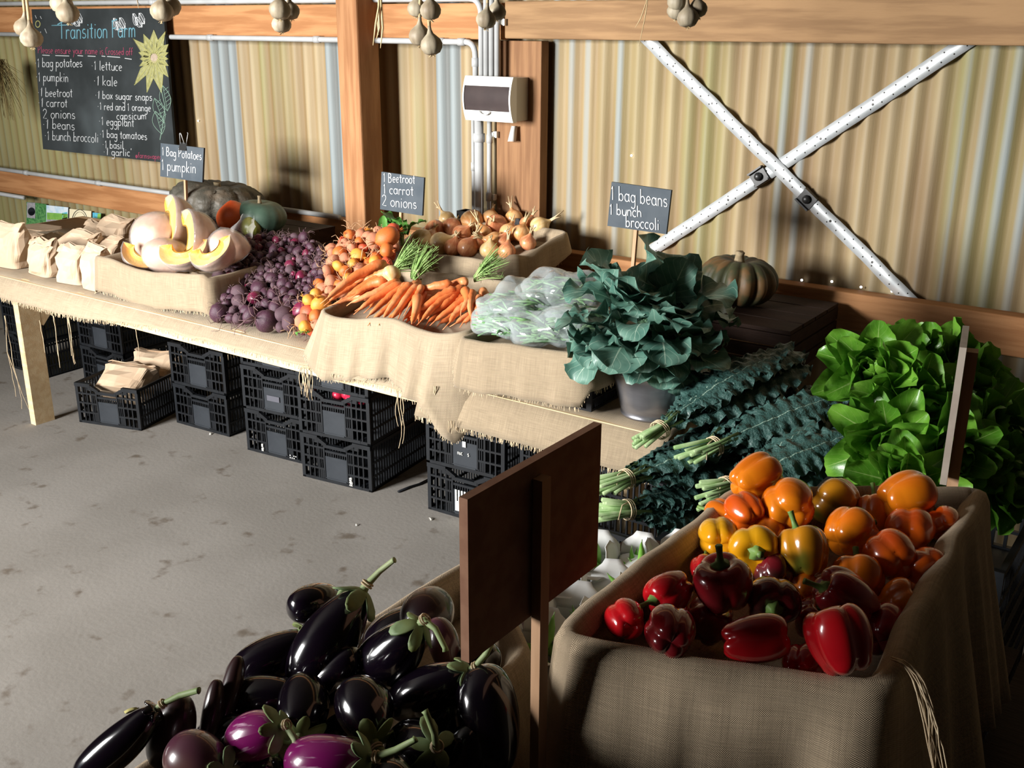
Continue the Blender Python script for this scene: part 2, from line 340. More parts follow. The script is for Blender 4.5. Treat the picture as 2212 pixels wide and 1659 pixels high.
sb = thing('switchboard', (bx0, 3.62, BOXB), 'white switchboard with a smoked window under the grey conduits', 'switchboard')
q = MB().b2((bx0+.004, 3.63, BOXB+.004), (bx1-.002, 3.714, BOXT-.004)); o = q.build('enclosure', mat('enclosure_grey', (.55, .53, .46), rough=.5), sb, flat=True)
def bulge(t): return 3.605-.022*(1-(2*t-1)**2)
q = MB(); n = 12
for (x0, x1, t0, t1) in ((0, .03, 0, 1), (.97, 1, 0, 1), (.03, .97, 0, .24), (.03, .97, .79, 1)):
    P = [[(lerp(bx0, bx1, x), bulge(lerp(t0, t1, j/n)), lerp(BOXB, BOXT, lerp(t0, t1, j/n))) for j in range(n+1)] for x in (x0, x1)]
    q.grid(P)
for xx in (bx0, bx1):
    q.grid([[(xx, y_ if k else 3.63, lerp(BOXB, BOXT, t)) for t, y_ in [(j/n, bulge(j/n)) for j in range(n+1)]] for k in (0, 1)])
for t in (0, 1): q.grid([[(x, bulge(t), lerp(BOXB, BOXT, t)), (x, 3.63, lerp(BOXB, BOXT, t))] for x in (bx0, bx1)])
q.build('cover', M['white_plastic'], sb, flat=True)
q = MB(); q.grid([[(lerp(bx0, bx1, x), bulge(lerp(.24, .79, j/n))+.004, lerp(BOXB, BOXT, lerp(.24, .79, j/n))) for j in range(n+1)] for x in (.03, .97)]); q.build('window', M['tint'], sb)
q = MB(); mx_, mz = lerp(bx0, bx1, .47), lerp(BOXB, BOXT, .235)
q.tube([(mx_+.026*math.cos(a), 3.60-.018, mz+.014*math.sin(a)) for a in [math.pi+i*math.pi/8 for i in range(9)]], .003, 6); q.build('latch', mat('latch_grey', (.5, .5, .5), rough=.4), sb)
p = ony(1107, 288, 3.70); q = MB(); q.grid([[p+Vector(v) for v in ((-.022, -.004, -.035), (-.012, .008, .03))], [p+Vector(v) for v in ((.004, -.03, -.03), (.004, -.004, .03))], [p+Vector(v) for v in ((.018, 0, -.033), (.018, .01, .03))]])
tag(q.build('paper_tag', M['white_plastic'], solid=.001), 'small folded white paper tag hanging below the switchboard', 'tag')
# ------------------------------------------------------------------ perforated brace straps
def strap_mat():
    m = M['galv_strap']; nt = m.node_tree; L = nt.links.new; b = nt.nodes['Principled BSDF']
    uv = nt.nodes.new('ShaderNodeUVMap'); sp = nt.nodes.new('ShaderNodeSeparateXYZ'); L(uv.outputs[0], sp.inputs[0])
    def mth(op, a, c=None, d=None):
        n = nt.nodes.new('ShaderNodeMath'); n.operation = op
        for i, z in enumerate((a, c, d)):
            if z is None: continue
            if hasattr(z, 'is_output'): L(z, n.inputs[i])
            else: n.inputs[i].default_value = z
        return n.outputs[0]
    row = mth('GREATER_THAN', sp.outputs[1], 0)
    fx = mth('MULTIPLY', mth('SUBTRACT', mth('FRACT', mth('ADD', mth('DIVIDE', sp.outputs[0], .045), mth('MULTIPLY', row, .5))), .5), .045)
    fy = mth('SUBTRACT', mth('ABSOLUTE', sp.outputs[1]), .011)
    d = mth('SQRT', mth('ADD', mth('MULTIPLY', fx, fx), mth('MULTIPLY', fy, fy)))
    gx = mth('MULTIPLY', mth('SUBTRACT', mth('FRACT', mth('DIVIDE', sp.outputs[0], .21)), .5), .21)
    d2 = mth('SQRT', mth('ADD', mth('MULTIPLY', gx, gx), mth('MULTIPLY', sp.outputs[1], sp.outputs[1])))
    hole = mth('MAXIMUM', mth('LESS_THAN', d, .0026), mth('LESS_THAN', d2, .0048))
    x = nt.nodes.new('ShaderNodeMix'); x.data_type = 'RGBA'; L(hole, x.inputs[0]); bc = b.inputs['Base Color']; L(bc.links[0].from_socket, x.inputs[6]); x.inputs[7].default_value = (.02, .018, .015, 1); L(x.outputs[2], bc)
    L(mth('MULTIPLY', mth('SUBTRACT', 1, hole), .45), b.inputs['Metallic'])
strap_mat()
def strap(a, b, y, tpos, label):
    a, b = ony(*a, y), ony(*b, y); d = (b-a); Ln = d.length; d.normalize(); s = Vector((0, -1, 0)).cross(d).normalized()
    a -= d*.16; b += d*.08; Ln += .24
    t = thing('brace_strap', a, label, 'brace')
    n = 40; P = []; uv = []
    for i in range(n+1):
        k = i/n; p = a+d*Ln*k; wv = Vector((0, .004*math.sin(k*25)+.002*math.sin(k*61), 0))
        P.append([p+s*.024*q+wv for q in (-1, 0, 1)]); uv.append([(Ln*k, .024*q) for q in (-1, 0, 1)])
    MB().grid(P, uv=uv).build('strap', M['galv_strap'], t, solid=.0015)
    c = ony(*tpos, y-.004); rot = Matrix((d, s, d.cross(s))).transposed()
    q = MB(); q.box(c, (.062, .058, .010), rot); q.box(c+s*.026+Vector((0, -.008, 0)), (.062, .006, .02), rot); q.box(c-s*.026+Vector((0, -.008, 0)), (.062, .006, .02), rot)
    te = q.build('tensioner', M['dark_metal'], t, flat=True)
    q = MB(); q.lathe([(.016, 0), (.016, .008), (.012, .018), (.004, .021)], frame(c+Vector((0, -.004, 0)), (0, -1, 0)), 12); q.build('bolt', M['dark_metal'], te)
strap((1397, 84), (1943, 625), 3.774, (1744, 430), 'perforated brace strap falling from upper left to lower right across the iron wall')
strap((2098, 84), (1432, 525), 3.782, (1640, 381), 'perforated brace strap rising to the upper right across the iron wall')
# ------------------------------------------------------------------ chalk lettering: single-stroke hand letters
def arc(cx_, cy_, rx, ry, a0, a1, n=9): return [(cx_+rx*math.cos(R(lerp(a0, a1, i/n))), cy_+ry*math.sin(R(lerp(a0, a1, i/n)))) for i in range(n+1)]
O_ = arc(.45, .5, .4, .5, 90, 450, 12)
G = {
 'a': (.95, [arc(.42, .5, .38, .48, 40, 340), [(.8, 1), (.78, .3), (.88, 0)]]), 'b': (.95, [[(.1, 1.85), (.1, 0)], arc(.45, .48, .36, .48, 170, -170)]),
 'c': (.8, [arc(.45, .5, .4, .5, 50, 310)]), 'd': (.95, [arc(.42, .48, .36, .48, 20, 350), [(.8, 1.85), (.8, 0)]]),
 'e': (.85, [[(.08, .5), (.75, .6)] + arc(.42, .5, .36, .5, 15, 315)]), 'f': (.65, [arc(.5, 1.5, .25, .35, 60, 180, 5)+[(.25, 0)], [(.0, .95), (.55, 1.0)]]),
 'g': (.95, [arc(.42, .5, .36, .46, 30, 345), [(.8, 1), (.8, -.3)]+arc(.45, -.35, .35, .4, 0, -150, 6)]), 'h': (.9, [[(.1, 1.85), (.1, 0)], [(.1, .55)]+arc(.42, .6, .32, .38, 150, 0, 6)+[(.76, 0)]]),
 'i': (.4, [[(.18, 1), (.18, 0)], [(.18, 1.4), (.2, 1.5)]]), 'k': (.85, [[(.1, 1.85), (.1, 0)], [(.7, 1), (.12, .45), (.75, 0)]]), 'l': (.42, [[(.18, 1.85), (.18, .1), (.3, 0)]]),
 'm': (1.35, [[(.1, 1), (.1, 0)], [(.1, .6)]+arc(.34, .65, .24, .33, 150, 0, 5)+[(.58, 0)], [(.58, .6)]+arc(.85, .65, .25, .33, 150, 0, 5)+[(1.12, 0)]]),
 'n': (.9, [[(.1, 1), (.1, 0)], [(.1, .55)]+arc(.42, .6, .32, .38, 150, 0, 6)+[(.74, 0)]]), 'o': (.9, [O_]), 'p': (.95, [[(.1, 1), (.08, -.85)], arc(.46, .5, .36, .48, 170, -170)]),
 'r': (.7, [[(.1, 1), (.1, 0)], [(.1, .55)]+arc(.4, .6, .3, .38, 150, 40, 4)]), 's': (.75, [arc(.38, .74, .28, .25, 40, 230, 6)+arc(.36, .26, .3, .26, 80, -150, 7)]),
 't': (.65, [[(.3, 1.6), (.3, .15), (.5, 0)], [(.0, 1.05), (.6, 1.1)]]), 'u': (.9, [[(.1, 1), (.1, .35)]+arc(.42, .35, .32, .35, 180, 350, 6)+[(.76, 1), (.78, 0)]]), 'v': (.8, [[(.05, 1), (.38, 0), (.72, 1)]]),
 'w': (1.15, [[(.05, 1), (.3, 0), (.55, .8), (.8, 0), (1.05, 1)]]), 'x': (.8, [[(.05, 1), (.7, 0)], [(.7, 1), (.05, 0)]]), 'y': (.85, [[(.08, 1), (.42, .2)], [(.78, 1), (.2, -.8)]]),
 'B': (1.05, [[(.1, 1.8), (.1, 0)], [(.1, 1.8)]+arc(.35, 1.37, .42, .42, 80, -80, 6)+[(.15, .95)]+arc(.4, .47, .48, .47, 80, -80, 7)+[(.1, 0)]]),
 'P': (.95, [[(.1, 1.8), (.1, 0)], [(.1, 1.8)]+arc(.35, 1.3, .45, .48, 85, -85, 7)+[(.1, .8)]]), 'T': (1.1, [[(-.25, 1.55), (1.2, 2.0)], [(.45, 1.75), (.5, 0)]]), 'F': (1.0, [[(.1, 1.9), (.15, 0)], [(.0, 1.75), (1.0, 2.0)], [(.1, .95), (.7, 1.05)]]),
 '1': (.55, [[(.05, 1.35), (.28, 1.75), (.25, 0)]]), '2': (.95, [arc(.4, 1.3, .36, .45, 170, -30, 7)+[(.05, .05), (.85, .0)]]), '-': (.6, [[(.15, .75), (.2, .85)]]), '.': (.35, [[(.1, .7), (.17, .82), (.12, .9)]]), ' ': (.5, []), '@': (1.0, [O_, arc(.45, .5, .2, .25, 90, 450, 8)]),
 "'": (.3, [[(.15, 1.9), (.1, 1.5)]]), 'C': (.95, [arc(.5, .9, .42, .9, 50, 310)]),
}
def chalk(mb, text, u, v, h, y, slope=0., wd=1., r=.0022, jit=.05, seed=0):
    if wd > 3: wd = (wd-u)/(h*sum(G[c][0]+.12 for c in text))      # a width given as the end column
    rnd = random.Random(seed+len(text)*7+int(u)); x = 0
    for ch in text:
        adv, strokes = G[ch]; dy = rnd.uniform(-jit, jit)
        for st in strokes:
            if len(st) < 2: continue
            pts = []
            for (gx, gy) in st:
                uu = u+(x+gx*wd)*h; vv = v-(gy+dy)*h+slope*(uu-u); pts.append(ony(uu, vv, y)+Vector((0, 0, rnd.uniform(-.0006, .0006))))
            mb.tube(pts, r, 4, caps=False)
        x += (adv+.12)*wd
    return mb
def squig(mb, pts, y, r=.002): mb.tube([ony(a, b, y) for a, b in pts], r, 4, caps=False)
# big hanging chalkboard
YB = 3.64
cb = thing('chalkboard', ony(224, 190, YB), 'big hanging blackboard with the chalked share list and a chalk sunflower', 'chalkboard')
def slab(px, y, th, name, m, parent):
    P = [ony(*p, y) for p in px]; q = MB(); B = [p+Vector((0, th, 0)) for p in P]
    q.add(P+B, [(3, 2, 1, 0), (4, 5, 6, 7), (0, 1, 5, 4), (1, 2, 6, 5), (2, 3, 7, 6), (3, 0, 4, 7)]); return q.build(name, m, parent, flat=True)
slab([(68, 20), (352, 17), (380, 354), (93, 322)], YB, .014, 'board', M['slate'], cb)
yc = YB-.001; q = MB(); sl = .075
for i, (t, u, v, h, s_, e_) in enumerate([('-1 bag potatoes', 76, 145, 11.0, .0, 179), ('-1 pumpkin', 78, 175, 11.2, .03, 149), ('-1 beetroot', 82, 208, 10.6, .03, 158), ('-1 carrot', 83, 230, 10.6, .03, 147), ('2 onions', 93, 255, 11.5, .02, 164), ('-1 beans', 93, 277, 11.4, .06, 163), ('-1 bunch broccoli', 97, 302, 11.2, .05, 214),
        ('-1 lettuce', 198, 151, 11, .03, 265), ('-1 kale', 203, 184, 11.5, .05, 255), ('-1 box sugar snaps', 206, 213, 9.6, .04, 330), ('-1 red and 1 orange', 211, 237, 9.2, .03, 327), ('capsicum', 252, 258, 9.3, .0, 318), ('-1 eggplant', 214, 270, 10.4, .05, 291), ('-1 bag tomatoes', 216, 297, 9.6, .05, 319), ('-1 basil', 222, 320, 9.6, .05, 268), ("-1 garlic'", 224, 335, 9.2, .05, 286)]):
    chalk(q, t, u, v, h, yc, s_, e_, .0021)
for pts in ([(92, 119), (108, 120)], [(120, 120), (150, 121)], [(168, 120), (180, 121)], [(190, 121), (207, 122)], [(220, 121), (228, 122)], [(232, 122), (260, 124)], [(270, 126), (285, 128)]): squig(q, pts, yc, .0024)
for cu, cv in ((165, 38), (258, 50), (300, 40)):   # scribbled bees
    for k, (du, dv) in enumerate(((-6, 2), (5, 0), (0, 8))):
        squig(q, [(cu+du*1.3+(5+k)*math.cos(a*.9)*1.1, cv+dv+(13-k)*math.sin(a*1.0)) for a in [i*.55 for i in range(34)]], yc, .0015)
for pts in ([(76, 33), (79, 40)], [(87, 35), (90, 41)], [(97, 62), (101, 72)], [(88, 68), (88, 74)]): squig(q, pts, yc, .0016)
q.build('white_lettering', M['chalk_white'], cb)
q = MB(); chalk(q, 'Transition Farm', 128, 84, 20, yc, -.02, 296, .0036, .03)
q.tube([ony(148, 54, yc), ony(112, 55, yc)], .003, 4); q.build('blue_lettering', M['chalk_blue'], cb)
q = MB(); chalk(q, 'Please ensure your name is Crossed off', 82, 115, 8.6, yc, .02, 288, .0021); chalk(q, '@farmswaped', 293, 341, 6.4, yc, .06, 350, .0018)
q.build('pink_lettering', M['chalk_pink'], cb)
q = MB(); q2 = MB(); rnd = random.Random(4); fu, fv = 333, 124
for k in range(15):
    a = k*2*math.pi/15+.1; ln = (58 if math.sin(a) < -.5 else 74 if math.sin(a) > .8 else 40 if math.sin(a) > .3 else 33)*rnd.uniform(.88, 1.08); n = (math.cos(a), math.sin(a)); s = (-n[1], n[0]); wd = rnd.uniform(8, 12)
    if fu+n[0]*ln > 364: ln = (364-fu)/max(.2, n[0])
    mid = (fu+n[0]*ln*.5+s[0]*wd, fv+n[1]*ln*.5+s[1]*wd); mid2 = (fu+n[0]*ln*.5-s[0]*wd, fv+n[1]*ln*.5-s[1]*wd); tip = (fu+n[0]*ln, fv+n[1]*ln); c0 = (fu+n[0]*8, fv+n[1]*8)
    q2.add([ony(*p_, YB-.0006) for p_ in (c0, mid, tip, mid2)], [(0, 1, 2, 3)])
    squig(q, [c0, mid, tip, mid2, c0], yc, .0026)
    for f_ in (-.4, 0, .4): squig(q, [c0, (tip[0]*.85+c0[0]*.15+s[0]*wd*f_*.4, tip[1]*.85+c0[1]*.15+s[1]*wd*f_*.4)], yc, .0015)
squig(q, [(82+5*math.cos(a), 52+7*math.sin(a)) for a in [i*.5 for i in range(14)]], yc, .003)
q.build('chalk_sunflower', M['chalk_yellow'], cb)
q2.build('smudged_petals', mat('chalk_smudge_yellow', (.34, .33, .14), (.24, .24, .12), 60, .95), cb)
q2 = MB(); q2.add([ony(333+8*math.cos(a), 126+11*math.sin(a), YB-.002) for a in [i*math.pi/6 for i in range(12)]], [tuple(range(11, -1, -1))]); q2.build('sunflower_centre', mat('chalk_brown', (.42, .34, .26), (.35, .27, .2), 60, .95), cb)
q = MB()
squig(q, [(348, 190), (357, 230), (352, 270), (346, 302)], yc, .003)
for (a, b, wd, dx) in (((352, 185), (362, 240), 12, 1), ((354, 265), (334, 212), 12, -1), ((350, 290), (336, 240), 13, -1)):
    pts = [(lerp(a[0], b[0], t)+wd*math.sin(math.pi*t)*sg, lerp(a[1], b[1], t)) for sg in (1, -1) for t in ([i/8 for i in range(9)] if sg > 0 else [1-i/8 for i in range(9)])]
    squig(q, pts, yc, .0022); squig(q, [a, b], yc, .0018)
    for t in (.2, .35, .5, .65, .8): squig(q, [(lerp(a[0], b[0], t), lerp(a[1], b[1], t)), (lerp(a[0], b[0], t)+wd*.8, lerp(a[1], b[1], t)-8)], yc, .0014)
q.build('chalk_leaves', M['chalk_green'], cb)
q = MB(); q.tube([ony(300, 20, YB+.004), ony(294, -8, YB+.03), ony(288, -40, GF)], .002, 5); q.tube([ony(110, 20, YB+.004), ony(113, -20, GF)], .002, 5); q.build('hanging_cord', M['twine'], cb)
# small chalk signs on stakes
def sign(px, y, lines, stake, label, r=.0026, clip=None):
    c = [sum(p[i] for p in px)/4 for i in (0, 1)]; bot = ony(*stake[1], y)
    t = thing('price_sign', bot, label, 'sign')
    slab(px, y, .009, 'slate_panel', M['slate_small'], t)
    q = MB()
    for (tx, u, v, h, s_, wd) in lines: chalk(q, tx, u, v, h, y-.001, s_, wd, r)
    q.build('lettering', M['chalk_white'], t)
    q = MB(); a, b = ony(*stake[0], y+.017), ony(*stake[1], y+.017); b = b+(b-a)*((.757-b.z)/(b.z-a.z)) if b.z > .757 else b; q.tube([a, b], .0085, 4); q.build('stake', M[stake[2]], t, flat=True)
    if clip:
        p = ony(*clip, y); cl = MB(); cl.add([p+Vector(v) for v in ((-.025, -.007, -.022), (.025, -.007, -.022), (.025, .004, .012), (-.025, .004, .012), (-.025, .016, -.022), (.025, .016, -.022))], [(0, 1, 2, 3), (3, 2, 5, 4), (0, 3, 4), (1, 5, 2)])
        co = cl.build('binder_clip', M['dark_metal'], t, flat=True)
        wq = MB()
        for sg, yy in ((-1, -.008), (1, -.008), (1, .03)):
            wq.tube([p+Vector((sg*.014, yy*.3, .008)), p+Vector((sg*.005, yy, .05)), p+Vector((sg*.002, yy, .055))], .0016, 5)
        wq.build('clip_wire', M['galv_strap'], co)
    return t
Y1, Y2, Y3 = 3.13, 3.28, 3.12
sign([(347, 309), (440, 320), (437, 394), (346, 381)], Y1, [('1 Bag Potatoes', 351, 335, 10.5, .13, 437), ('1 pumpkin', 350, 367, 13.5, .11, 425)], ((398, 318), (404, 470), 'stake'), 'small slate sign reading potatoes and pumpkin, held by a binder clip', .0022, (395, 314))
sign([(824, 371), (916, 384), (912, 466), (821, 452)], Y2, [('1 Beetroot', 829, 393, 11, .06, 898), ('1 carrot', 829, 418, 12, .07, 895), ('2 onions', 826, 444, 13, .10, 902)], ((868, 380), (866, 500), 'stake'), 'small slate sign reading beetroot, carrot, onions beside the timber post', .0021)
sign([(1321, 393), (1450, 411), (1439, 506), (1312, 488)], Y3, [('1 bag beans', 1321, 431, 17, .13, 1444), ('1 bunch', 1318, 463, 13, .10, 1388), ('broccoli', 1352, 490, 14, .09, 1426)], ((1382, 405), (1364, 620), 'stake'), 'slate sign reading bag beans and bunch broccoli above the broccoli leaves', .0023)
# two foreground signs seen from behind and edge-on
t = thing('price_sign', (-.65, .97, .85), 'large brown hardboard sign seen from behind, staked among the eggplants', 'sign')
o = MB().b2((-.66, .835, 1.148), (-.648, 1.122, 1.356)).build('panel', M['hardboard'], t, flat=True)
MB().b2((-.6475, .962, .717), (-.634, .981, 1.335)).build('stake', M['stake'], t, flat=True)
an = math.atan2(2.0, -.405)
t = thing('price_sign', (-.4, 2.0, .85), 'narrow edge of a sign on a stake in front of the lettuces', 'sign')
ro = Matrix.Rotation(an, 3, 'Z'); c0 = Vector((-.405, 2.04, 0))
MB().box(c0+Vector((0, 0, 1.165)), (.16, .012, .27), ro).build('panel', mat('sign_edge', (.42, .36, .30), (.36, .30, .25), 20, .7), t, flat=True)
MB().box(c0+ro @ Vector((-.02, -.017, 1.05)), (.03, .020, .46), ro).build('stake', M['stake'], t, flat=True)
# cards pinned below the lower beam
def card(px, y, label, quads, base):
    o = slab(px, y, .003, 'postcard', base, None); tag(o, label, 'postcard', 'cards pinned under the lower beam')
    for nm, pts, m in quads:
        q = MB(); q.add([ony(*p, y-.0012)-Vector((0, 0, 0)) for p in pts], [tuple(range(len(pts)))]); k = q.build(nm, m, None, flat=True)
        k.parent = o
YP = 3.77
g1 = mat('print_green', (.14, .36, .12), (.05, .18, .06), 60, .4); sky_ = mat('print_sky', (.5, .7, .85), (.75, .85, .92), 20, .4); lawn = mat('print_lawn', (.25, .5, .1), (.18, .42, .08), 40, .4)
grey_ = mat('print_grey', (.42, .40, .42), (.3, .3, .32), 50, .4); vio = mat('print_violet', (.5, .12, .5), (.7, .3, .7), 60, .4); blu = mat('print_blue', (.1, .45, .65), (.2, .6, .6), 50, .4)
drk = mat('print_dark', (.02, .025, .03), rough=.4); cream = mat('card_cream', (.85, .76, .52), rough=.6)
def disc(cu, cv, ru, rv, n=16): return [(cu+ru*math.cos(i*2*math.pi/n), cv+rv*math.sin(i*2*math.pi/n)) for i in range(n)][::-1]
card([(57, 436), (100, 441), (100, 490), (57, 489)], YP, 'postcard with a dark round shape and green plants, leftmost of the row', [('print_panel', [(58, 470), (76, 472), (76, 438), (58, 437)], grey_), ('print_disc', disc(68, 457, 8, 9), drk)], g1)
card([(100, 443), (147, 448), (146, 490), (100, 490)], YP, 'landscape postcard of sky, field and purple flowers', [('print_field', [(101, 474), (146, 476), (146, 462), (101, 459)], lawn), ('print_path', [(101, 489), (135, 489), (135, 476), (101, 474)], grey_), ('print_flowers', [(102, 489), (122, 489), (122, 479), (104, 480)], vio), ('print_tent', [(134, 488), (145, 488), (145, 458), (134, 460)], blu)], sky_)
ring = [(172+16*math.cos(a), 477+24*math.sin(a)) for a in [i*math.pi/12 for i in range(24)]]
card([(150, 451), (197, 456), (196, 505), (149, 500)], YP, 'cream card printed with a ring around a dark pointed figure', [('print_figure', [(167, 492), (178, 492), (177, 475), (173, 468), (167, 476)], drk)], cream)
q = MB()
for ku in (1, .8): q.tube([ony(172+(a-172)*ku, 477+(b-477)*ku, YP-.002) for a, b in ring+ring[:1]], .002 if ku == 1 else .001, 4, caps=False)
o = q.build('print_ring', drk); o.parent = [x for x in bpy.data.objects if x.get('label', '').startswith('cream card')][0]
card([(200, 459), (218, 461), (217, 474), (200, 472)], YP, 'tiny blue and green card at the right end of the row', [('print_leaf', [(210, 473), (217, 474), (218, 462), (211, 461)], lawn)], blu)
# ------------------------------------------------------------------ trestle table
TZ = .745; TF = 2.55; TX0, TX1 = -5.75, -1.30
tb = thing('display_table', (-3.4, 3.1, 0), 'long pale timber trestle table under the burlap along the iron wall', 'table')
q = MB()
for k in range(6): q.b2((TX0, TF+k*.19, TZ-.035), (TX1, TF+k*.19+.184, TZ))
q.build('tabletop', M['pine'], tb, flat=True)
MB().b2((TX0, TF-.022, TZ-.092), (TX1, TF-.001, TZ-.002)).build('front_rail', M['pine'], tb, flat=True)
MB().b2((TX0, 3.66, TZ-.10), (TX1, 3.685, TZ-.036)).build('back_rail', M['pine'], tb, flat=True)
for X in (-4.672, -1.43):
    MB().b2((X, 2.575, 0), (X+.042, 2.675, TZ-.036)).build('leg', M['pine'], tb, flat=True)
    q = MB(); q.box((X+.021, 2.745, .585), (.040, .24, .06), Matrix.Rotation(R(48), 3, 'X')); q.build('brace', M['pine'], tb, flat=True)
for X in (-4.40, -1.43):
    MB().b2((X, 3.52, 0), (X+.07, 3.6, TZ-.036)).build('leg', M['pine'], tb, flat=True)
def fringe(mb, pts, per, ln, rnd, r=.0012):
    for a, b in zip(pts[:-1], pts[1:]):
        n = max(1, int((b-a).length*per+rnd.random()))
        for _ in range(n):
            p = a.lerp(b, rnd.random()); l = ln*rnd.uniform(.4, 1.2)
            mb.tube([p, p+Vector((rnd.uniform(-.3, .3)*l, rnd.uniform(-.25, .05)*l, -l))], r, 3, caps=False)
def strand(mb, p, ln, rnd, r=.002, n=9, sway=.02):
    pts = [p]; d = Vector((0, 0, -1)); ph = rnd.random()*6
    for i in range(n):
        pts.append(pts[-1]+Vector((math.sin(ph+i*.7)*sway*ln*.5, rnd.uniform(-.1, .1)*ln/n, -ln/n)))
    mb.tube(pts, [r*(1-.4*i/n) for i in range(n+1)], 4, caps=False)
def table_cloth(name, x0, x1, drop, label, m, seed):
    rnd = random.Random(seed); n = int((x1-x0)/.03); P = []; UVs = []; hem = []
    for i in range(n+1):
        x = lerp(x0, x1, i/n); d = drop(x)+.006*N3((x*9, seed, 0)); row = []; uvr = []; L_ = 0; prev = None
        pr = [(3.62, TZ+.003), (3.2, TZ+.003), (2.9, TZ+.003), (2.7, TZ+.004), (2.6, TZ+.005+.010*N3((x*5, 1, seed))), (2.56, TZ+.004+.012*N3((x*7, 3, seed))), (TF-.022, TZ-.006)] + [(TF-.033-.008*k-.006*(k/4)*(1+N3((x*11, k*.3, seed))), TZ-.012-d*k/4) for k in range(1, 5)]
        for (y, z) in pr:
            pnt = Vector((x, y, z)); L_ += (pnt-prev).length if prev else 0; prev = pnt; row.append(pnt); uvr.append((x, L_))
        P.append(row); UVs.append(uvr); hem.append(row[-1])
    t = thing(name, (lerp(x0, x1, .5), TF-.02, TZ), label, 'cloth')
    MB().grid(P, uv=UVs).build('cloth', m, t, solid=.0022)
    q = MB(); fringe(q, hem, 260, .016, rnd); q.build('frayed_fringe', M['twine'], t)
    return t
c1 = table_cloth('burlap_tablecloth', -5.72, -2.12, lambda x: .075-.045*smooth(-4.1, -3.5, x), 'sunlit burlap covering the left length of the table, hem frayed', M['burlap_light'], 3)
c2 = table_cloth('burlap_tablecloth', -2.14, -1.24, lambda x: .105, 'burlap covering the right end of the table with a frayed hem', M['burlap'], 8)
rnd = random.Random(5); q = MB()
for (u, v, ln, k, r_) in ((10, 690, .45, 2, .0022), (85, 700, .18, 1, .0022), (117, 690, .22, 2, .0022), (146, 690, .20, 4, .0022), (293, 708, .14, 1, .0016)):
    for _ in range(k): q = MB(); strand(q, ony(u+rnd.uniform(-2, 2), v-8, TF-.05), ln*rnd.uniform(.8, 1.1), rnd, r_); q.build('loose_strand', M['twine'], c1)
a, b = ony(30, 800, 2.53), onz(72, 905, .004); q = MB()
q.tube([ony(16, 760, 2.53), a, a.lerp(b, .5)+Vector((-.01, 0, 0)), b, b+Vector((.05, .0, .002)), b+Vector((.07, -.03, .0))], .0018, 4)
q.build('loose_strand', M['twine'], c1)
# ------------------------------------------------------------------ black vented crates
CW, CDp, CH = .36, .54, .205
def crate_proto():
    t = thing('vented_crate', (0, 0, 0), '', 'crate')
    P = M['black_plastic']; q = MB()
    q.b2((-CW/2, -CDp/2, .0), (CW/2, CDp/2, .008)); q.build('base', P, t, flat=True)
    for sy in (-1, 1):
        q = MB(); y = sy*(CDp/2-.006); th = .012
        def bar(x0, z0, x1, z1, tk=th): q.b2((x0, y-tk/2, z0), (x1, y+tk/2, z1))
        for sx in (-1, 1):
            bar(sx*CW/2, 0, sx*(CW/2-.016), CH); 
            for xx in (.142, .118, .094): bar(sx*xx, .004, sx*(xx-.006), CH-.012, .010)
            for k in range(3): bar(sx*(.088-.010*k), .012, sx*(.084-.010*k), CH-.05, .006)
            for zz in (.004, .052, .100, .148): bar(sx*(CW/2-.01), zz, sx*.062, zz+.008, .011)
            bar(sx*CW/2, CH-.018, sx*.09, CH, .018)
            q.box((sx*.07, y, CH-.026), (.05, .016, .016), Matrix.Rotation(sx*R(-28), 3, 'Y') if False else Matrix.Rotation(-sx*R(28), 3, 'Y'))
            bar(sx*.062, .02, sx*.056, .17, .014)
        bar(-.058, CH-.048, .058, CH-.034, .018)
        bar(-.13, 0, .13, .014, .014); bar(-.06, .135, .06, .145, .010)
        for k in range(9): bar(-.05+k*.0115, .112, -.046+k*.0115, .135, .006)
        for sx in (-1, 1): q.b2((sx*.088, y-.003, .012), (sx*.058, y+.003, .05)); q.b2((sx*.12, y-.003, .17), (sx*.07, y+.003, .19))
        e = q.build('end_panel', P, t, flat=True)
        q = MB(); q.b2((-.058, y-.004, .016), (.058, y+.004, .118)); q.b2((-.05, y-.006, .006), (.05, y+.006, .02))
        pl = q.build('plate', M['blue_black'], e, flat=True)
    for sx in (-1, 1):
        q = MB(); x = sx*(CW/2-.005)
        def sbar(y0, z0, y1, z1, tk=.010): q.b2((x-tk/2, y0, z0), (x+tk/2, y1, z1))
        for zz in (.004, .06, .12, CH-.014): sbar(-CDp/2+.014, zz, CDp/2-.014, zz+(.014 if zz > .15 else .009))
        for k in range(27): sbar(-CDp/2+.02+k*.0188, .004, -CDp/2+.025+k*.0188, CH-.006, .007)
        q.build('side_panel', P, t, flat=True)
    return t
crate0 = crate_proto(); _used = [False]
def put_crate(M_, label, group=None):
    if not _used[0]:
        _used[0] = True; crate0.matrix_basis = M_; crate0['label'] = label
        if group: crate0['group'] = group
        return crate0
    return dup(crate0, M_, label, group)
def crate_at(x, y, z, rot, label, group=None, sc=(1, 1, 1)):   # x,y: middle of the front bottom edge
    ro = Matrix.Rotation(rot, 4, 'Z'); c = Vector((x, y, z)) + ro @ Vector((0, CDp*sc[1]/2, 0))
    return put_crate(Matrix.Translation(c) @ ro @ Matrix.Diagonal((*sc, 1)), label, group)
def stack(u, v, n, rot, labels, group, dx=0):
    p = onz(u, v, 0)
    return [crate_at(p.x+dx, p.y, k*(CH+.002), rot+R((k % 2)*1.2-.6), labels[k], group) for k in range(n)]
GR = 'black vented crates under the table'
stack(238, 921, 1, R(17), ['lone black vented crate on the floor holding paper bags, beside the pale table leg'], GR)
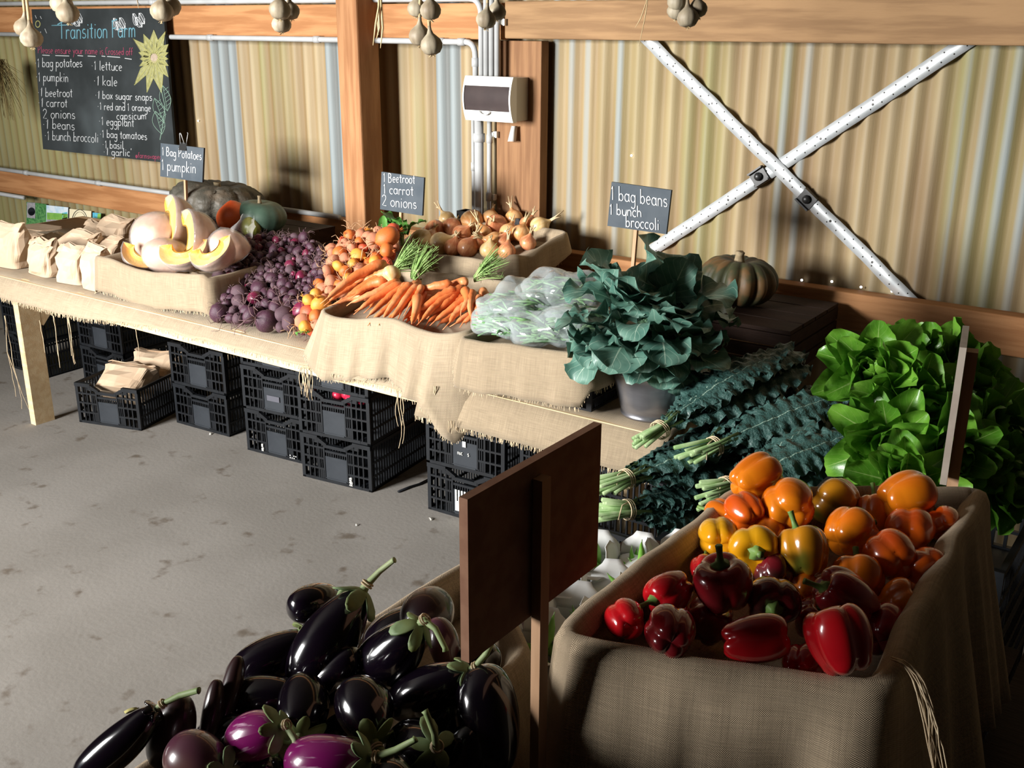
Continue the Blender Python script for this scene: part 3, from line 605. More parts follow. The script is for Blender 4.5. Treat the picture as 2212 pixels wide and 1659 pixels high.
stack(438, 928, 2, R(4), ['lower black crate of the two-high stack right of the paper bags', 'upper black crate of the two-high stack right of the paper bags'], GR)

nm = 'black crate of the mid-table three-high stack, %s'
k3 = stack(600, 988, 3, R(6), [nm % 'bottom one on the floor', nm % 'middle one showing carrots', nm % 'top one under the rail'], GR)
nm = 'black crate of the forward three-high stack, %s'
k4 = stack(728, 1046, 3, R(8), [nm % 'bottom one on the floor', nm % 'middle one showing red roots', nm % 'top one below the hanging threads'], GR)
nm = 'black crate of the stack behind the hanging burlap corner, %s'
k5 = stack(1005, 1122, 3, R(4), [nm % 'bottom one on the floor', nm % 'middle one', nm % 'top one'], GR)
p = onz(1005, 1122, 0)
nm = 'black crate of the rightmost stack under the table, %s'
for k in range(3): crate_at(p.x+.40, p.y+.06, k*(CH+.002), R(1), nm % ('bottom one', 'middle one', 'top one')[k], GR)
nm = 'black crate of the stack in deep shade behind the pale table leg, %s'
for k in range(3): crate_at(-4.86, 3.12, k*(CH+.002), R(2), nm % ('bottom one', 'middle one', 'top one')[k], GR)
nm = 'black crate of the stack at the far left edge under the table, %s'
for k in range(2): crate_at(-5.42, 3.02, k*(CH+.002), R(2), nm % ('bottom one', 'top one')[k], GR)
def mark(crate, name, m, polys=(), strokes=(), r=.0016):
    q = MB(); y = -CDp/2-.0035
    for x0, z0, x1, z1 in polys: q.b2((x0, y, z0), (x1, y+.0012, z1))
    for st in strokes: q.tube([(a, y, b) for a, b in st], r, 4, caps=False)
    return q.build(name, m, crate, flat=True, local=True)
def glyphs(text, x, z, h):
    out = []
    for ch in text:
        out += [[(x+gx*h*.8, z+gy*h) for gx, gy in st] for st in G[ch][1]]; x += (G[ch][0]+.15)*h*.8
    return out
mark(k3[0], 'white_marking', M['white_plastic'], (), glyphs('11', -.088, .035, .008)+glyphs('12', -.088, .016, .008), .0028)
mark(k3[0], 'white_specks', M['white_plastic'], [(.075+.011*(k % 4), .014+.011*(k//4), .080+.011*(k % 4), .019+.011*(k//4)) for k in (0, 1, 2, 4, 6, 7)])
mark(k4[0], 'white_marking', M['white_plastic'], (), glyphs('12', .070, .030, .009)+glyphs('22', .070, .010, .009), .0028)
mark(k3[1], 'grey_sticker', mat('grey_sticker', (.09, .09, .11), rough=.5), [(-.035, .06, .035, .085)])
mark(k5[1], 'white_lettering', M['white_plastic'], (), glyphs('nuc', -.030, .066, .010)+glyphs('s', .016, .066, .012), .0012)
mark(k5[1], 'grey_sticker', mat('pale_sticker', (.45, .46, .46), rough=.5), [(-.008, .10, .008, .124)])
mark(k5[0], 'white_sticker', M['white_plastic'], [(-.045+.014*k, .07, -.037+.014*k, .12) for k in range(6)]+[(-.045, .03, .05, .072)])
mark(k5[0], 'green_sticker', mat('green_sticker', (.02, .50, .08), rough=.5), [], [[(-.02, .074), (.0, .09), (.03, .098)]], .007)
q = MB(); q.tube([onz(*a, .006) for a in ((860, 1062), (885, 1052), (905, 1046), (925, 1036))], .005, 6); tag(q.build('cord', M['black_plastic']), 'short black cord lying on the concrete between the crate stacks', 'cord')
def small_root(p, r, m, label, cat, name, group):
    t = thing(name, p, label, cat, group); prof = [(r*math.sin(a), -r*math.cos(a)) for a in [i*math.pi/8 for i in range(1, 8)]]
    MB().lathe(prof, frame(Vector(p), (.3, .4, .9)), 10).build('root', m, t); MB().tube([Vector(p)+Vector((0, 0, r*.8)), Vector(p)+Vector((.005, 0, r*1.5))], .003, 5).build('stalk', M['twine'], t)
M['red_root'] = mat('radish_red', (.55, .02, .06), rough=.35, coat=.3)
pp = onz(728, 1046, 0)
for k, (dx, dz) in enumerate(((-.045, .0), (-.01, .006), (.03, -.002), (.075, .0))):
    small_root((pp.x+dx, pp.y+.075+.02*(k % 2), CH+.002+.03+.132+dz), .024, M['red_root'], 'red roots glimpsed through the handle gap of the middle crate', 'radish', 'radish', 'red roots in a crate under the table')
# ------------------------------------------------------------------ brown paper bags
def bag_mesh(w_, d_, h_, seed, fold=1., lean=0.):
    rnd = random.Random(seed); q = MB(); nu, P = 40, []; rings = []
    zs = [0, .02, .12, .28, .45, .6, .72, .80, .87, .93, 1.0]
    for j, t in enumerate(zs):
        row = []; fl_ = smooth(.55, .92, t)
        dd = lerp(d_, .012, fl_); ww = lerp(w_, w_*1.05, fl_)
        z = h_*t; yo = lean*t*t
        if t > .87:   # top folded forward over itself
            z = h_*(.87-(t-.87)*1.1*fold); yo += -d_*.22*(t-.87)/.13-.012
        for k in range(nu):
            a = 2*math.pi*k/nu; c, s = math.cos(a), math.sin(a); e = .42
            x = math.copysign(abs(c)**e, c)*ww/2; y = math.copysign(abs(s)**e, s)*dd/2 + yo
            p = Vector((x, y, z)); n = Vector((c, s, 0))
            cr = abs(N3((x*9, y*9, z*8), 1, seed*3.1))-.22; cr2 = abs(N3((x*21, y*21, z*19), 1, seed*1.7))-.2
            amp = .055*smooth(0, .18, t)*(1-.5*fl_)
            row.append(p+n*(cr*amp+cr2*.022*smooth(0, .2, t))+Vector((0, 0, (N3((x*16, seed, t*3))*.03)*smooth(.5, 1, t))))
        rings.append(row)
    q.grid([[rings[j][k] for j in range(len(zs))] for k in range(nu)], closeu=True)
    q.add(rings[0], [tuple(range(nu-1, -1, -1))]); q.add(rings[-1], [tuple(range(nu))])
    return q
def bag(loc, rot, dims, seed, label, group, rx=0, m='paper', lean=0):
    q = bag_mesh(*dims, seed, lean=lean); Mx = Matrix.Translation(loc) @ Matrix.Rotation(rot, 4, 'Z') @ Matrix.Rotation(rx, 4, 'X')
    q.disp(lambda v: v); o = q.build('paper_bag', M[m], flat=True); o.matrix_basis = Mx; tag(o, label, 'bag', group); return o
BG = 'brown paper bags on the table'
def bagp(u, v, y): p = ony(u, v, y); return Vector((p.x, p.y, TZ+.009))
for i, (u, y, w_, vt, rot, lb) in enumerate([
        (-70, 2.66, .21, 490, .1, 'paper bag cut off at the left edge of the front row'),
        (20, 2.66, .24, 482, .06, 'tall brown paper bag, first whole one in the sunlit front row'),
        (98, 2.66, .195, 518, -.1, 'crumpled paper bag second in the front row from the left'),
        (160, 2.645, .17, 532, .12, 'creased paper bag third in the front row, sharply folded'),
        (208, 2.635, .12, 530, -.05, 'narrow bright paper bag touching the pumpkin box'),
        (62, 2.98, .22, 503, .2, 'shaded paper bag behind the tall front one'), (128, 2.93, .2, 508, -.2, 'paper bag with a dark fold in the second row'), (186, 2.90, .2, 505, .1, 'rolled-top paper bag in the second row beside the pumpkin box'),
        (95, 3.3, .24, 505, .1, 'paper bag in the back row below the landscape postcard'), (222, 3.22, .22, 486, -.1, 'dusky paper bag in the back row right of the ringed cream card'), (262, 3.25, .2, 470, .15, 'paper bag in the back row behind the leftmost pumpkin piece'),
        (245, 2.96, .16, 515, .0, 'crumpled paper bag squeezed between the second row and the pumpkins')]):
    p = ony(u, 560, y); h_ = (ony(u, vt, y).z-TZ-.009)/.87; bag((p.x, y, TZ+.009), rot, (w_, .15 if y > 2.8 else .11, h_), 11+i*3, lb, BG, 0, lean=.02)
cc = onz(238, 921, 0); ro = Matrix.Rotation(R(17), 4, 'Z')
for k, (lx, ly, lb) in enumerate(((.0, .19, 'paper bag with a folded sunlit lip lying in the lone floor crate, nearer one'), (.03, .40, 'paper bag lying in the lone floor crate, the one behind'))):
    p = cc + ro @ Vector((lx, ly, .13)); o = bag(p, R(17)+.1*k, (.25, .15, .22), 71+k*5, lb, 'paper bags in the floor crate', R(-52))
    o.location = cc + ro @ Vector((lx, ly-.09, .125))
# ------------------------------------------------------------------ burlap crate liners
def chaikin(pts, n, closed=True):
    for _ in range(n):
        o = []
        for i in range(len(pts)):
            a, b = pts[i], pts[(i+1) % len(pts)]; o += [a.lerp(b, .22), a.lerp(b, .78)]
        pts = o
    return pts
def resample(pts, step):
    out = []
    for i in range(len(pts)):
        a, b = pts[i], pts[(i+1) % len(pts)]; n = max(1, int(round((b-a).length/step)))
        out += [a.lerp(b, k/n) for k in range(n)]
    return out
def liner(name, corners, drop, label, m, din=.07, sag=None, seed=0, fold=.018, flare=.02, step=.014, roll=.014, mids=None, cap=True, fr=True, inner=.03):
    """burlap laid into a crate: the inside, a rolled rim, and outer flaps hanging drop(s, side) low; corners run FL, FR, BR, BL"""
    base = []
    for i in range(4):
        a, b = Vector(corners[i]), Vector(corners[(i+1) % 4])
        for k in range(6): base.append(a.lerp(b, k/6))
    sides = [i//6 + (i % 6)/6 for i in range(24)]
    pts = chaikin([Vector((*p, )) for p in base], 2); pts = resample(pts, step); n = len(pts)
    cen = sum(pts, Vector())/n; arc_ = [0]
    for i in range(n): arc_.append(arc_[-1]+(pts[(i+1) % n]-pts[i]).length)
    C = [Vector(c) for c in corners]
    def side(p):   # which side of the quadrilateral and how far along it
        best = None
        for i in range(4):
            a, b = C[i], C[(i+1) % 4]; ab = b-a; t = max(0, min(1, (p-a).dot(ab)/ab.dot(ab))); d = (a+ab*t-p).length
            if best is None or d < best[0]: best = (d, i, t)
        return best[1], best[2]
    P = []; UVs = []; hem = []
    for i, p in enumerate(pts):
        nx = pts[(i+1) % n]-pts[i-1]; nn = Vector((nx.y, -nx.x, 0)).normalized(); s = arc_[i]; sd, tt = side(p)
        if sag: p = p+Vector((0, 0, sag(sd, tt)))
        p = p+Vector((0, 0, .006*N3((p.x*9, p.y*9, seed))))+nn*.006*N3((p.x*12, p.y*12, seed+5))
        d = max(.004, drop(sd, tt)); f1 = N3((p.x*10, p.y*10, seed+2))+.45*N3((p.x*24, p.y*24, seed+7))
        row = [p-nn*inner+Vector((0, 0, -din)), p-nn*(inner*.7+.008*f1)+Vector((0, 0, -din*.55)), p-nn*(roll+.004)+Vector((0, 0, -.014)), p-nn*roll*.5+Vector((0, 0, .002)), p+Vector((0, 0, .007)), p+nn*roll*.6+Vector((0, 0, .003)), p+nn*roll+Vector((0, 0, -.012))]
        K = 7
        for k in range(1, K+1):
            q = k/K; off = roll+(flare*q+fold*q*(f1+.3)*min(1, d/.12))*(1 if d > .03 else .3)
            row.append(p+nn*off+Vector((0, 0, -.012-d*q)))
        uvr = []; L_ = 0
        for j, v in enumerate(row):
            if j: L_ += (v-row[j-1]).length
            uvr.append((s, L_))
        P.append(row); UVs.append(uvr); hem.append(row[-1])
    t = thing(name, cen-Vector((0, 0, din)), label, 'cloth')
    q = MB(); q.grid(P, closeu=True, uv=UVs)
    if cap:
        o_ = [r[0] for r in P]; c_ = sum(o_, Vector())/n; rings = [[v.lerp(c_, k/5)+Vector((0, 0, .012*N3((v.x*9+k, v.y*9, seed)))) for k in range(1, 6)] for v in o_]
        q.grid([[o_[i]]+rings[i] for i in range(n)], closeu=True, uv=[[(v.x, v.y) for v in [o_[i]]+rings[i]] for i in range(n)])
    q.build('cloth', m, t, solid=.0025)
    if fr:
        f = MB(); fringe(f, [h for h in hem if h.z < cen.z-.05] or hem, 130, .012, random.Random(seed)); f.build('frayed_fringe', M['twine'], t)
    return t, hem
def box_crate(x0, x1, y0, y1, z, h, label, rot=0):
    return crate_at((x0+x1)/2, y0, z, rot, label, 'crates holding the produce', ((x1-x0)/CW, (y1-y0)/CDp, h/CH))
# pumpkin box
z1 = TZ+.010
box_crate(-3.955, -3.295, 2.615, 2.94, z1, .088, 'black crate hidden inside the burlap pumpkin box')
pk, _ = liner('burlap_liner', [(-3.985, 2.585, .895), (-3.268, 2.585, .905), (-3.262, 2.965, .915), (-3.985, 2.965, .905)], lambda s, t: .127, 'burlap wrapped around the box of cut pumpkin on the table', M['burlap'], din=.05, seed=3, fold=.012, flare=.006, sag=lambda s, t: (.014*math.cos(2*math.pi*t) if s == 0 else 0))
# carrots
box_crate(-2.60, -2.0, 2.62, 3.0, z1, .085, 'black crate hidden under the carrot burlap')
def cdrop(s, t):
    if s == 0: return .15+.05*smooth(.0, .1, t)*(1-t)+.06*smooth(.55, .95, t)+.13*smooth(.86, .99, t)
    if s == 1: return .26*(1-t)**2+.05
    if s == 3: return .14
    return .06
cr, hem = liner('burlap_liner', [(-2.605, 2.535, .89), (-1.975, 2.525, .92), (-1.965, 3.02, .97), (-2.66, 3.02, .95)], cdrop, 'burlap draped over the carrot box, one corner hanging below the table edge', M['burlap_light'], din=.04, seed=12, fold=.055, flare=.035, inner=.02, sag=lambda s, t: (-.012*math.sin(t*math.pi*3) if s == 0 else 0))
q = MB(); rnd = random.Random(9)
for (u, v, ln, k) in ((655, 800, .13, 6), (668, 805, .10, 4), (865, 850, .18, 4), (935, 840, .10, 2), (975, 915, .05, 3)):
    for _ in range(k): q = MB(); strand(q, ony(u+rnd.uniform(-8, 8), v-6, 2.46), ln*rnd.uniform(.6, 1.15), rnd, .0017, sway=.06); q.build('loose_strand', M['twine'], cr)
# onions
box_crate(-2.91, -2.36, 3.32, 3.57, z1, .125, 'black crate hidden inside the onion burlap')
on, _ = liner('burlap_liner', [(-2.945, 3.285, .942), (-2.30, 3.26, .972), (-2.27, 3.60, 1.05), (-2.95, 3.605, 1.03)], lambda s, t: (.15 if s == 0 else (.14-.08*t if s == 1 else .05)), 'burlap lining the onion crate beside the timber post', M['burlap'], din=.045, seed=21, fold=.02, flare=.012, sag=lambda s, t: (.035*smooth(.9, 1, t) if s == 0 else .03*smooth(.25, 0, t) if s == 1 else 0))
box_crate(-2.86, -2.50, 3.63, 3.69, z1, .32, 'black crate standing behind the onions, one corner showing')
# beans
box_crate(-1.91, -1.51, 2.55, 2.85, z1, .115, 'black crate hidden under the bean bags burlap')
bn, _ = liner('burlap_liner', [(-1.955, 2.495, .915), (-1.50, 2.49, .945), (-1.49, 2.88, .95), (-1.95, 2.88, .93)], lambda s, t: (.135 if s == 0 else .09 if s == 1 else .06), 'burlap flap under the plastic bags of beans, its cut hem frayed', M['burlap'], din=.03, seed=31, fold=.012, flare=.02)
# peppers
PR = [onz(1205, 1372, 1.09), onz(1915, 1478, 1.09), onz(2125, 1062, 1.10), onz(1595, 1062, 1.10)]
def rim_in(c, k): m_ = sum(c, Vector())/4; return [v.lerp(m_, k) for v in c]
pp_, phem = liner('burlap_liner', PR, lambda s, t: (.34 if s == 0 else .33), 'burlap lining the foreground crate of orange and red capsicums', M['burlap_fine'], din=.085, seed=41, fold=.075, flare=.03, roll=.018, step=.012, fr=False, inner=.012,
    sag=lambda s, t: (-.010*math.sin(t*math.pi) if s == 0 else .02*math.sin(t*math.pi) if s == 1 else .0))
q = MB(); rnd = random.Random(2)
p0 = onz(1925, 1450, 1.09); 
for k in range(9):
    q = MB(); a = p0+Vector((rnd.uniform(-.004, .004), rnd.uniform(-.004, .004), .012)); n = 12; pts = []
    for i in range(n+1):
        t = i/n; pts.append(a+Vector((.10*t+.012*math.sin(k+t*5)*t, -.03*t-.02*t*t, .006+.012*math.sin(t*3)-.20*t*t))+Vector((rnd.uniform(-.003, .003), 0, 0))*t)
    q.tube(pts, .0009, 4, caps=False); q.build('loose_strand', M['twine'], pp_)
# eggplants
ER = [Vector((-1.045, .56, .93)), Vector((-.70, .56, .93)), Vector((-.80, 1.17, .925)), Vector((-1.04, 1.37, .93))]
ep_, _ = liner('burlap_liner', ER, lambda s, t: .17, 'burlap edge of the eggplant crate in the lower foreground', M['burlap_fine'], din=.07, seed=51, fold=.02, flare=.02)
BZ = .715
bt = thing('display_bench', (-.6, 1.28, 0), 'low timber bench carrying the foreground crates', 'bench')
q = MB()
for k in range(7): q.b2((-1.06+k*.142, .52, BZ-.03), (-.925+k*.142, 2.0, BZ))
q.build('benchtop', M['dark_wood'], bt, flat=True)
for X in (-1.02, -.14):
    for Y in (.62, 1.85): MB().b2((X, Y, 0), (X+.06, Y+.06, BZ-.03)).build('leg', M['dark_wood'], bt, flat=True)
box_crate(-1.00, -.80, .62, 1.14, BZ, .13, 'black crate hidden inside the eggplant burlap')
box_crate(-.595, -.34, 1.20, 1.60, BZ, .28, 'black crate hidden inside the capsicum burlap')
# ------------------------------------------------------------------ leaves
def leaf_mat(name, c1, c2, rib, ribw=.05, rough=.5, coat=.0, bump=.3, bscale=60, trans=.0, veins=.35):
    m = mat(name, c1, c2, 14, rough, bump, bscale, coat); nt = m.node_tree; L = nt.links.new; b = nt.nodes['Principled BSDF']
    uv = nt.nodes.new('ShaderNodeUVMap'); sp = nt.nodes.new('ShaderNodeSeparateXYZ'); L(uv.outputs[0], sp.inputs[0])
    def mth(op, *a):
        n = nt.nodes.new('ShaderNodeMath'); n.operation = op
        for i, z in enumerate(a):
            if hasattr(z, 'is_output'): L(z, n.inputs[i])
            else: n.inputs[i].default_value = z
        return n.outputs[0]
    s = mth('ABSOLUTE', mth('SUBTRACT', sp.outputs[0], .5)); wd = mth('MULTIPLY', ribw, mth('SUBTRACT', 1.1, sp.outputs[1]))
    k = mth('LESS_THAN', s, wd)
    vv = mth('FRACT', mth('ADD', mth('MULTIPLY', sp.outputs[1], 7), mth('MULTIPLY', s, -5))); k2 = mth('MULTIPLY', mth('LESS_THAN', mth('ABSOLUTE', mth('SUBTRACT', vv, .5)), .035), veins)
    f = mth('MAXIMUM', k, k2)
    x = nt.nodes.new('ShaderNodeMix'); x.data_type = 'RGBA'; L(f, x.inputs[0]); bc = b.inputs['Base Color']; L(bc.links[0].from_socket, x.inputs[6]); x.inputs[7].default_value = (*rib, 1); L(x.outputs[2], bc)
    if trans:
        tr = nt.nodes.new('ShaderNodeBsdfTranslucent'); L(x.outputs[2], tr.inputs[0]); ms = nt.nodes.new('ShaderNodeMixShader'); ms.inputs[0].default_value = trans
        out = nt.nodes['Material Output']; L(b.outputs[0], ms.inputs[1]); L(tr.outputs[0], ms.inputs[2]); L(ms.outputs[0], out.inputs[0])
    return m
M['lettuce'] = leaf_mat('lettuce_leaf', (.08, .25, .018), (.17, .40, .04), (.30, .48, .13), .035, .38, .15, .3, 50, .25, .25)
M['kale'] = leaf_mat('kale_leaf', (.022, .070, .060), (.042, .105, .092), (.24, .35, .28), .018, .55, .08, .9, 160, 0, .1)
M['brocc'] = leaf_mat('broccoli_leaf', (.065, .17, .13), (.13, .26, .20), (.45, .58, .46), .03, .5, .08, .25, 40, .1, .4)
M['chard'] = leaf_mat('green_leaf', (.06, .22, .03), (.12, .33, .06), (.3, .5, .2), .03, .4, .1)
M['stem_green'] = mat('green_stem', (.25, .38, .12), (.36, .48, .20), 20, .5)
M['stem_pale'] = mat('kale_stem', (.22, .36, .14), (.38, .50, .26), 25, .5)
def prof_round(t): return math.sin(math.pi*min(1, .12+.80*t)**.75)**.7 if t < 1 else .25
def prof_long(t): return (smooth(0, .35, t)*.85+.15)*math.sqrt(max(.03, 1-max(0, (t-.55)/.45)**2))
def prof_brocc(t): return (smooth(.12, .45, t)*.92+.08)*math.sqrt(max(.05, 1-max(0, (t-.6)/.4)**2))
def leaf(mb, base, d, up, L_, W_, curl, ruf, seed, cup=.15, prof=prof_round, nu=8, nv=12, freq=18, bumpy=0, bf=60):
    d = Vector(d).normalized(); side = d.cross(up); side = side.normalized() if side.length > 1e-3 else d.orthogonal().normalized(); nrm = side.cross(d).normalized()
    p = Vector(base); P = []; UVs = []; ph = seed*1.7; st = L_/nv
    for j in range(nv+1):
        t = j/nv; w = W_*prof(t)*(1+.10*math.sin(freq*.6*t+ph)); row = []; uvr = []
        for i in range(nu+1):
            s = -1+2*i/nu; e = abs(s)
            q = p + side*(s*w*.5*(1-.12*cup*e)) + nrm*(cup*s*s*w*.6 + ruf*e**2.2*math.sin(freq*t+ph+s*1.3)*W_*.5 + ruf*.5*e**2*math.sin(freq*2.3*t+ph*2)*W_*.5)
            if bumpy: q += nrm*bumpy*N3(q, bf, seed)
            row.append(q); uvr.append((s*.5+.5, t))
        P.append(row); UVs.append(uvr); a = curl*(.4+1.2*t)/nv; rot = Matrix.Rotation(-a, 3, side); d = rot @ d; nrm = rot @ nrm; p = p + d*st
    mb.grid(P, uv=UVs)
# ------------------------------------------------------------------ lettuces
def lettuce(pos, ax, r, seed, label):
    rnd = random.Random(seed); t = thing('lettuce', pos, label, 'lettuce', 'lettuces piled at the right'); q = MB(); Mx = frame(pos, ax, rnd.random()*6).to_3x3()
    n = 24
    for k in range(n):
        g = k*2.399; f = k/n; el = lerp(1.35, .12, f**.8)
        d = Mx @ Vector((math.cos(g)*math.cos(el), math.sin(g)*math.cos(el), math.sin(el))); up = Mx @ Vector((-math.cos(g)*math.sin(el), -math.sin(g)*math.sin(el), math.cos(el)))
        d = (d+Vector((rnd.gauss(0, .16), rnd.gauss(0, .16), rnd.gauss(0, .16)))).normalized()
        leaf(q, Vector(pos)+Mx @ Vector((math.cos(g)*.008, math.sin(g)*.008, -.2*r)), d, up, r*lerp(.85, 1.35, f)*rnd.uniform(.85, 1.2), r*lerp(.7, .92, f), lerp(-.8, .7, f)+rnd.uniform(-.5, .5), .15, seed+k, rnd.uniform(.3, .75), freq=11)
    q.build('leaves', M['lettuce'], t)
    MB().tube([Vector(pos)+Mx @ Vector((0, 0, -.42*r)), Vector(pos)+Mx @ Vector((0, 0, -.1*r))], r*.13, 8).build('stump', M['stem_pale'], t)
for i, (u, v, d, r, a, lb) in enumerate([
    (1890, 800, 2.40, .115, (-.35, .25, 1), 'bright green lettuce at the upper left of the lettuce pile'), (2005, 785, 2.58, .11, (.1, .6, .7), 'lettuce at the top middle of the pile, its back leaves catching light'),
    (2090, 820, 2.56, .115, (.5, .4, .8), 'lettuce at the top right of the pile behind the edge-on sign'), (1985, 880, 2.36, .105, (.1, .1, 1), 'lettuce in the middle of the pile left of the edge-on sign'),
    (2140, 935, 2.42, .11, (.5, .0, .9), 'yellow-green lettuce right of the edge-on sign'), (1920, 960, 2.32, .11, (-.5, -.1, 1), 'shaded lettuce low on the left of the pile'),
    (2050, 985, 2.26, .105, (.1, -.1, 1), 'lettuce low in the pile behind the sign stake'), (1960, 1045, 2.17, .09, (-.2, .1, 1), 'lowest lettuce, just behind the orange capsicums'),
    (2165, 1040, 2.3, .11, (.4, -.2, 1), 'lettuce in deep shade at the right edge of the pile')]):
    lettuce(dep(u, v, d), cax(*a), r, 100+i*40, lb)
p = dep(2000, 1000, 2.45)
for k in range(4): crate_at(-.50, 2.08, k*(CH+.002), R(0), 'black crate of the stack under the lettuces, %s from the floor' % ('first', 'second', 'third', 'top one')[k], 'crates under the lettuces', (1.25, 1, 1))
# ------------------------------------------------------------------ kale on its crates
for k in range(3):
    p = Vector((-1.075, 2.135, k*(CH+.002))); M_ = Matrix.Translation(p+Vector((-.27, .18, 0))) @ Matrix.Rotation(R(90), 4, 'Z'); put_crate(M_, 'black crate of the stack under the kale, %s' % ('on the floor', 'in the middle', 'top one under the stems')[k], 'crates under the kale')
def kale(base, tip, nrm, n, seed, label, L_=.50, spread=.16):
    rnd = random.Random(seed); base = Vector(base); ax = (Vector(tip)-base).normalized(); t = thing('kale_bunch', base, label, 'kale', 'kale bunches'); lf = MB(); st = MB(); nrm = Vector(nrm).normalized(); sd = ax.cross(nrm).normalized(); nrm = sd.cross(ax)
    tie = base+ax*.10
    for k in range(n):
        a, b = rnd.uniform(-1, 1), rnd.uniform(-.6, 1); off = sd*a*.022+nrm*b*.018
        d = (ax+sd*a*spread*1.5+nrm*(b*spread+.05)).normalized(); s0 = base+off*1.7+ax*rnd.uniform(-.02, .03); s1 = tie+off; s2 = tie+off+d*.06
        st.tube([s0, s1, s2], [.006, .0055, .005], 6)
        leaf(lf, s1+d*.01, d, (nrm+sd*a*.6).normalized(), L_*rnd.uniform(.75, 1.05), .12*rnd.uniform(.8, 1.15), rnd.uniform(-.1, .9), .15, seed+k*3, -.22, prof_long, 14, 60, 70, .009, 62)
    lf.build('leaves', M['kale'], t); st.build('stems', M['stem_pale'], t)
    tq = MB()
    for o in (-.006, .0, .007):
        tq.tube([tie+ax*o+sd*.030*math.cos(g)+nrm*.026*math.sin(g) for g in [i*math.pi/9 for i in range(19)]], .0018, 4, caps=False)
    tq.tube([tie+nrm*.024, tie+nrm*.03-ax*.03+sd*.01-Vector((0, 0, .01)), tie+nrm*.02-ax*.05+sd*.03-Vector((0, 0, .03))], .0018, 4); tq.build('twine_tie', M['twine'], t)
kale(ony(1288, 1058, 2.16), ony(1640, 930, 2.72), (-.5, -.6, 1), 15, 300, 'dark green kale bunch in the middle, tied with twine, stems to the left', .56)
kale(ony(1285, 1105, 2.14), ony(1640, 1085, 2.6), (-.3, -.7, 1), 12, 340, 'lowest kale bunch lying on the black crate, its twine tails hanging', .40, .2)
kale(ony(1372, 965, 2.32), ony(1650, 775, 2.85), (-.5, -.6, 1), 15, 380, 'upper kale bunch leaning up below the bucket', .56, .2)
kale(ony(1480, 990, 2.35), ony(1800, 860, 2.85), (-.2, -.5, 1), 12, 420, 'kale bunch in deep shade to the right with one leaf sticking out', .45, .22)
kale(ony(1500, 1075, 2.1), ony(1790, 985, 2.5), (-.2, -.5, 1), 9, 460, 'kale bunch behind the leftmost orange capsicum, pale leaf tip showing', .38, .2)
# ------------------------------------------------------------------ galvanised bucket with broccoli
bc = Vector((-1.368, 2.655, TZ+.008)); bk = thing('bucket', bc, 'galvanised metal bucket full of broccoli at the table end', 'bucket')
Hb, r0, r1 = .205, .086, .135
def rr(t): return lerp(r0, r1, t)
pr = [(.001, .004), (r0-.004, .004), (r0, 0), (r0+.003, .003), (r0+.003, .008), (r0+.0005, .011)] + [(rr(t)+b, t*Hb) for t, b in ((.12, 0), (.3, 0), (.5, 0), (.66, 0), (.685, .004), (.71, 0), (.74, .004), (.765, 0), (.9, 0), (.965, 0), (.975, .005), (.99, .006), (1, .003), (.995, -.003), (.9, -.003), (.3, -.003))] + [(.001, .02)]
MB().lathe(pr, Matrix.Translation(bc), 48).build('shell', M['galv'], bk)
q = MB(); q.tube([bc+Vector((math.cos(a)*(r1+.006), math.sin(a)*(r1+.006)*.55-.06, Hb*.88-.05*math.sin(a))) for a in [math.pi+i*math.pi/12 for i in range(13)]], .0025, 6); q.build('handle', M['galv'], bk)
M['floret'] = mat('broccoli_floret', (.035, .085, .045), (.06, .13, .065), 120, .8, .8, 300)
mouth = bc+Vector((0, 0, Hb-.01)); BL = [
 ((-.75, .35, .5), .19, 6, 0, 'broccoli with broad pale leaves at the upper left of the bucket'), ((-.9, -.05, .4), .17, 6, 0, 'broccoli drooping over the left side towards the bean bags'), ((-.35, -.1, .9), .13, 6, 1, 'broccoli hanging over the front rim of the bucket'),
 ((.0, .4, .7), .17, 6, 0, 'broccoli in the middle of the bucket'), ((.15, .9, -.1), .185, 6, 0, 'tallest broccoli at the back, dark leaves above the pumpkin'), ((.5, .7, -.1), .175, 5, 1, 'broccoli with a floret at the upper right of the bucket'), 
 ((-.35, .75, .2), .20, 6, 0, 'broccoli below the sign stake with one big folded leaf'), ((.6, .25, .4), .15, 6, 0, 'broccoli in the shade on the right of the bucket'), ((.5, -.35, .6), .12, 4, 0, 'broccoli trailing small leaves down the right front of the bucket'), ((-.1, .15, .8), .15, 6, 1, 'broccoli with a dark floret facing the front')]
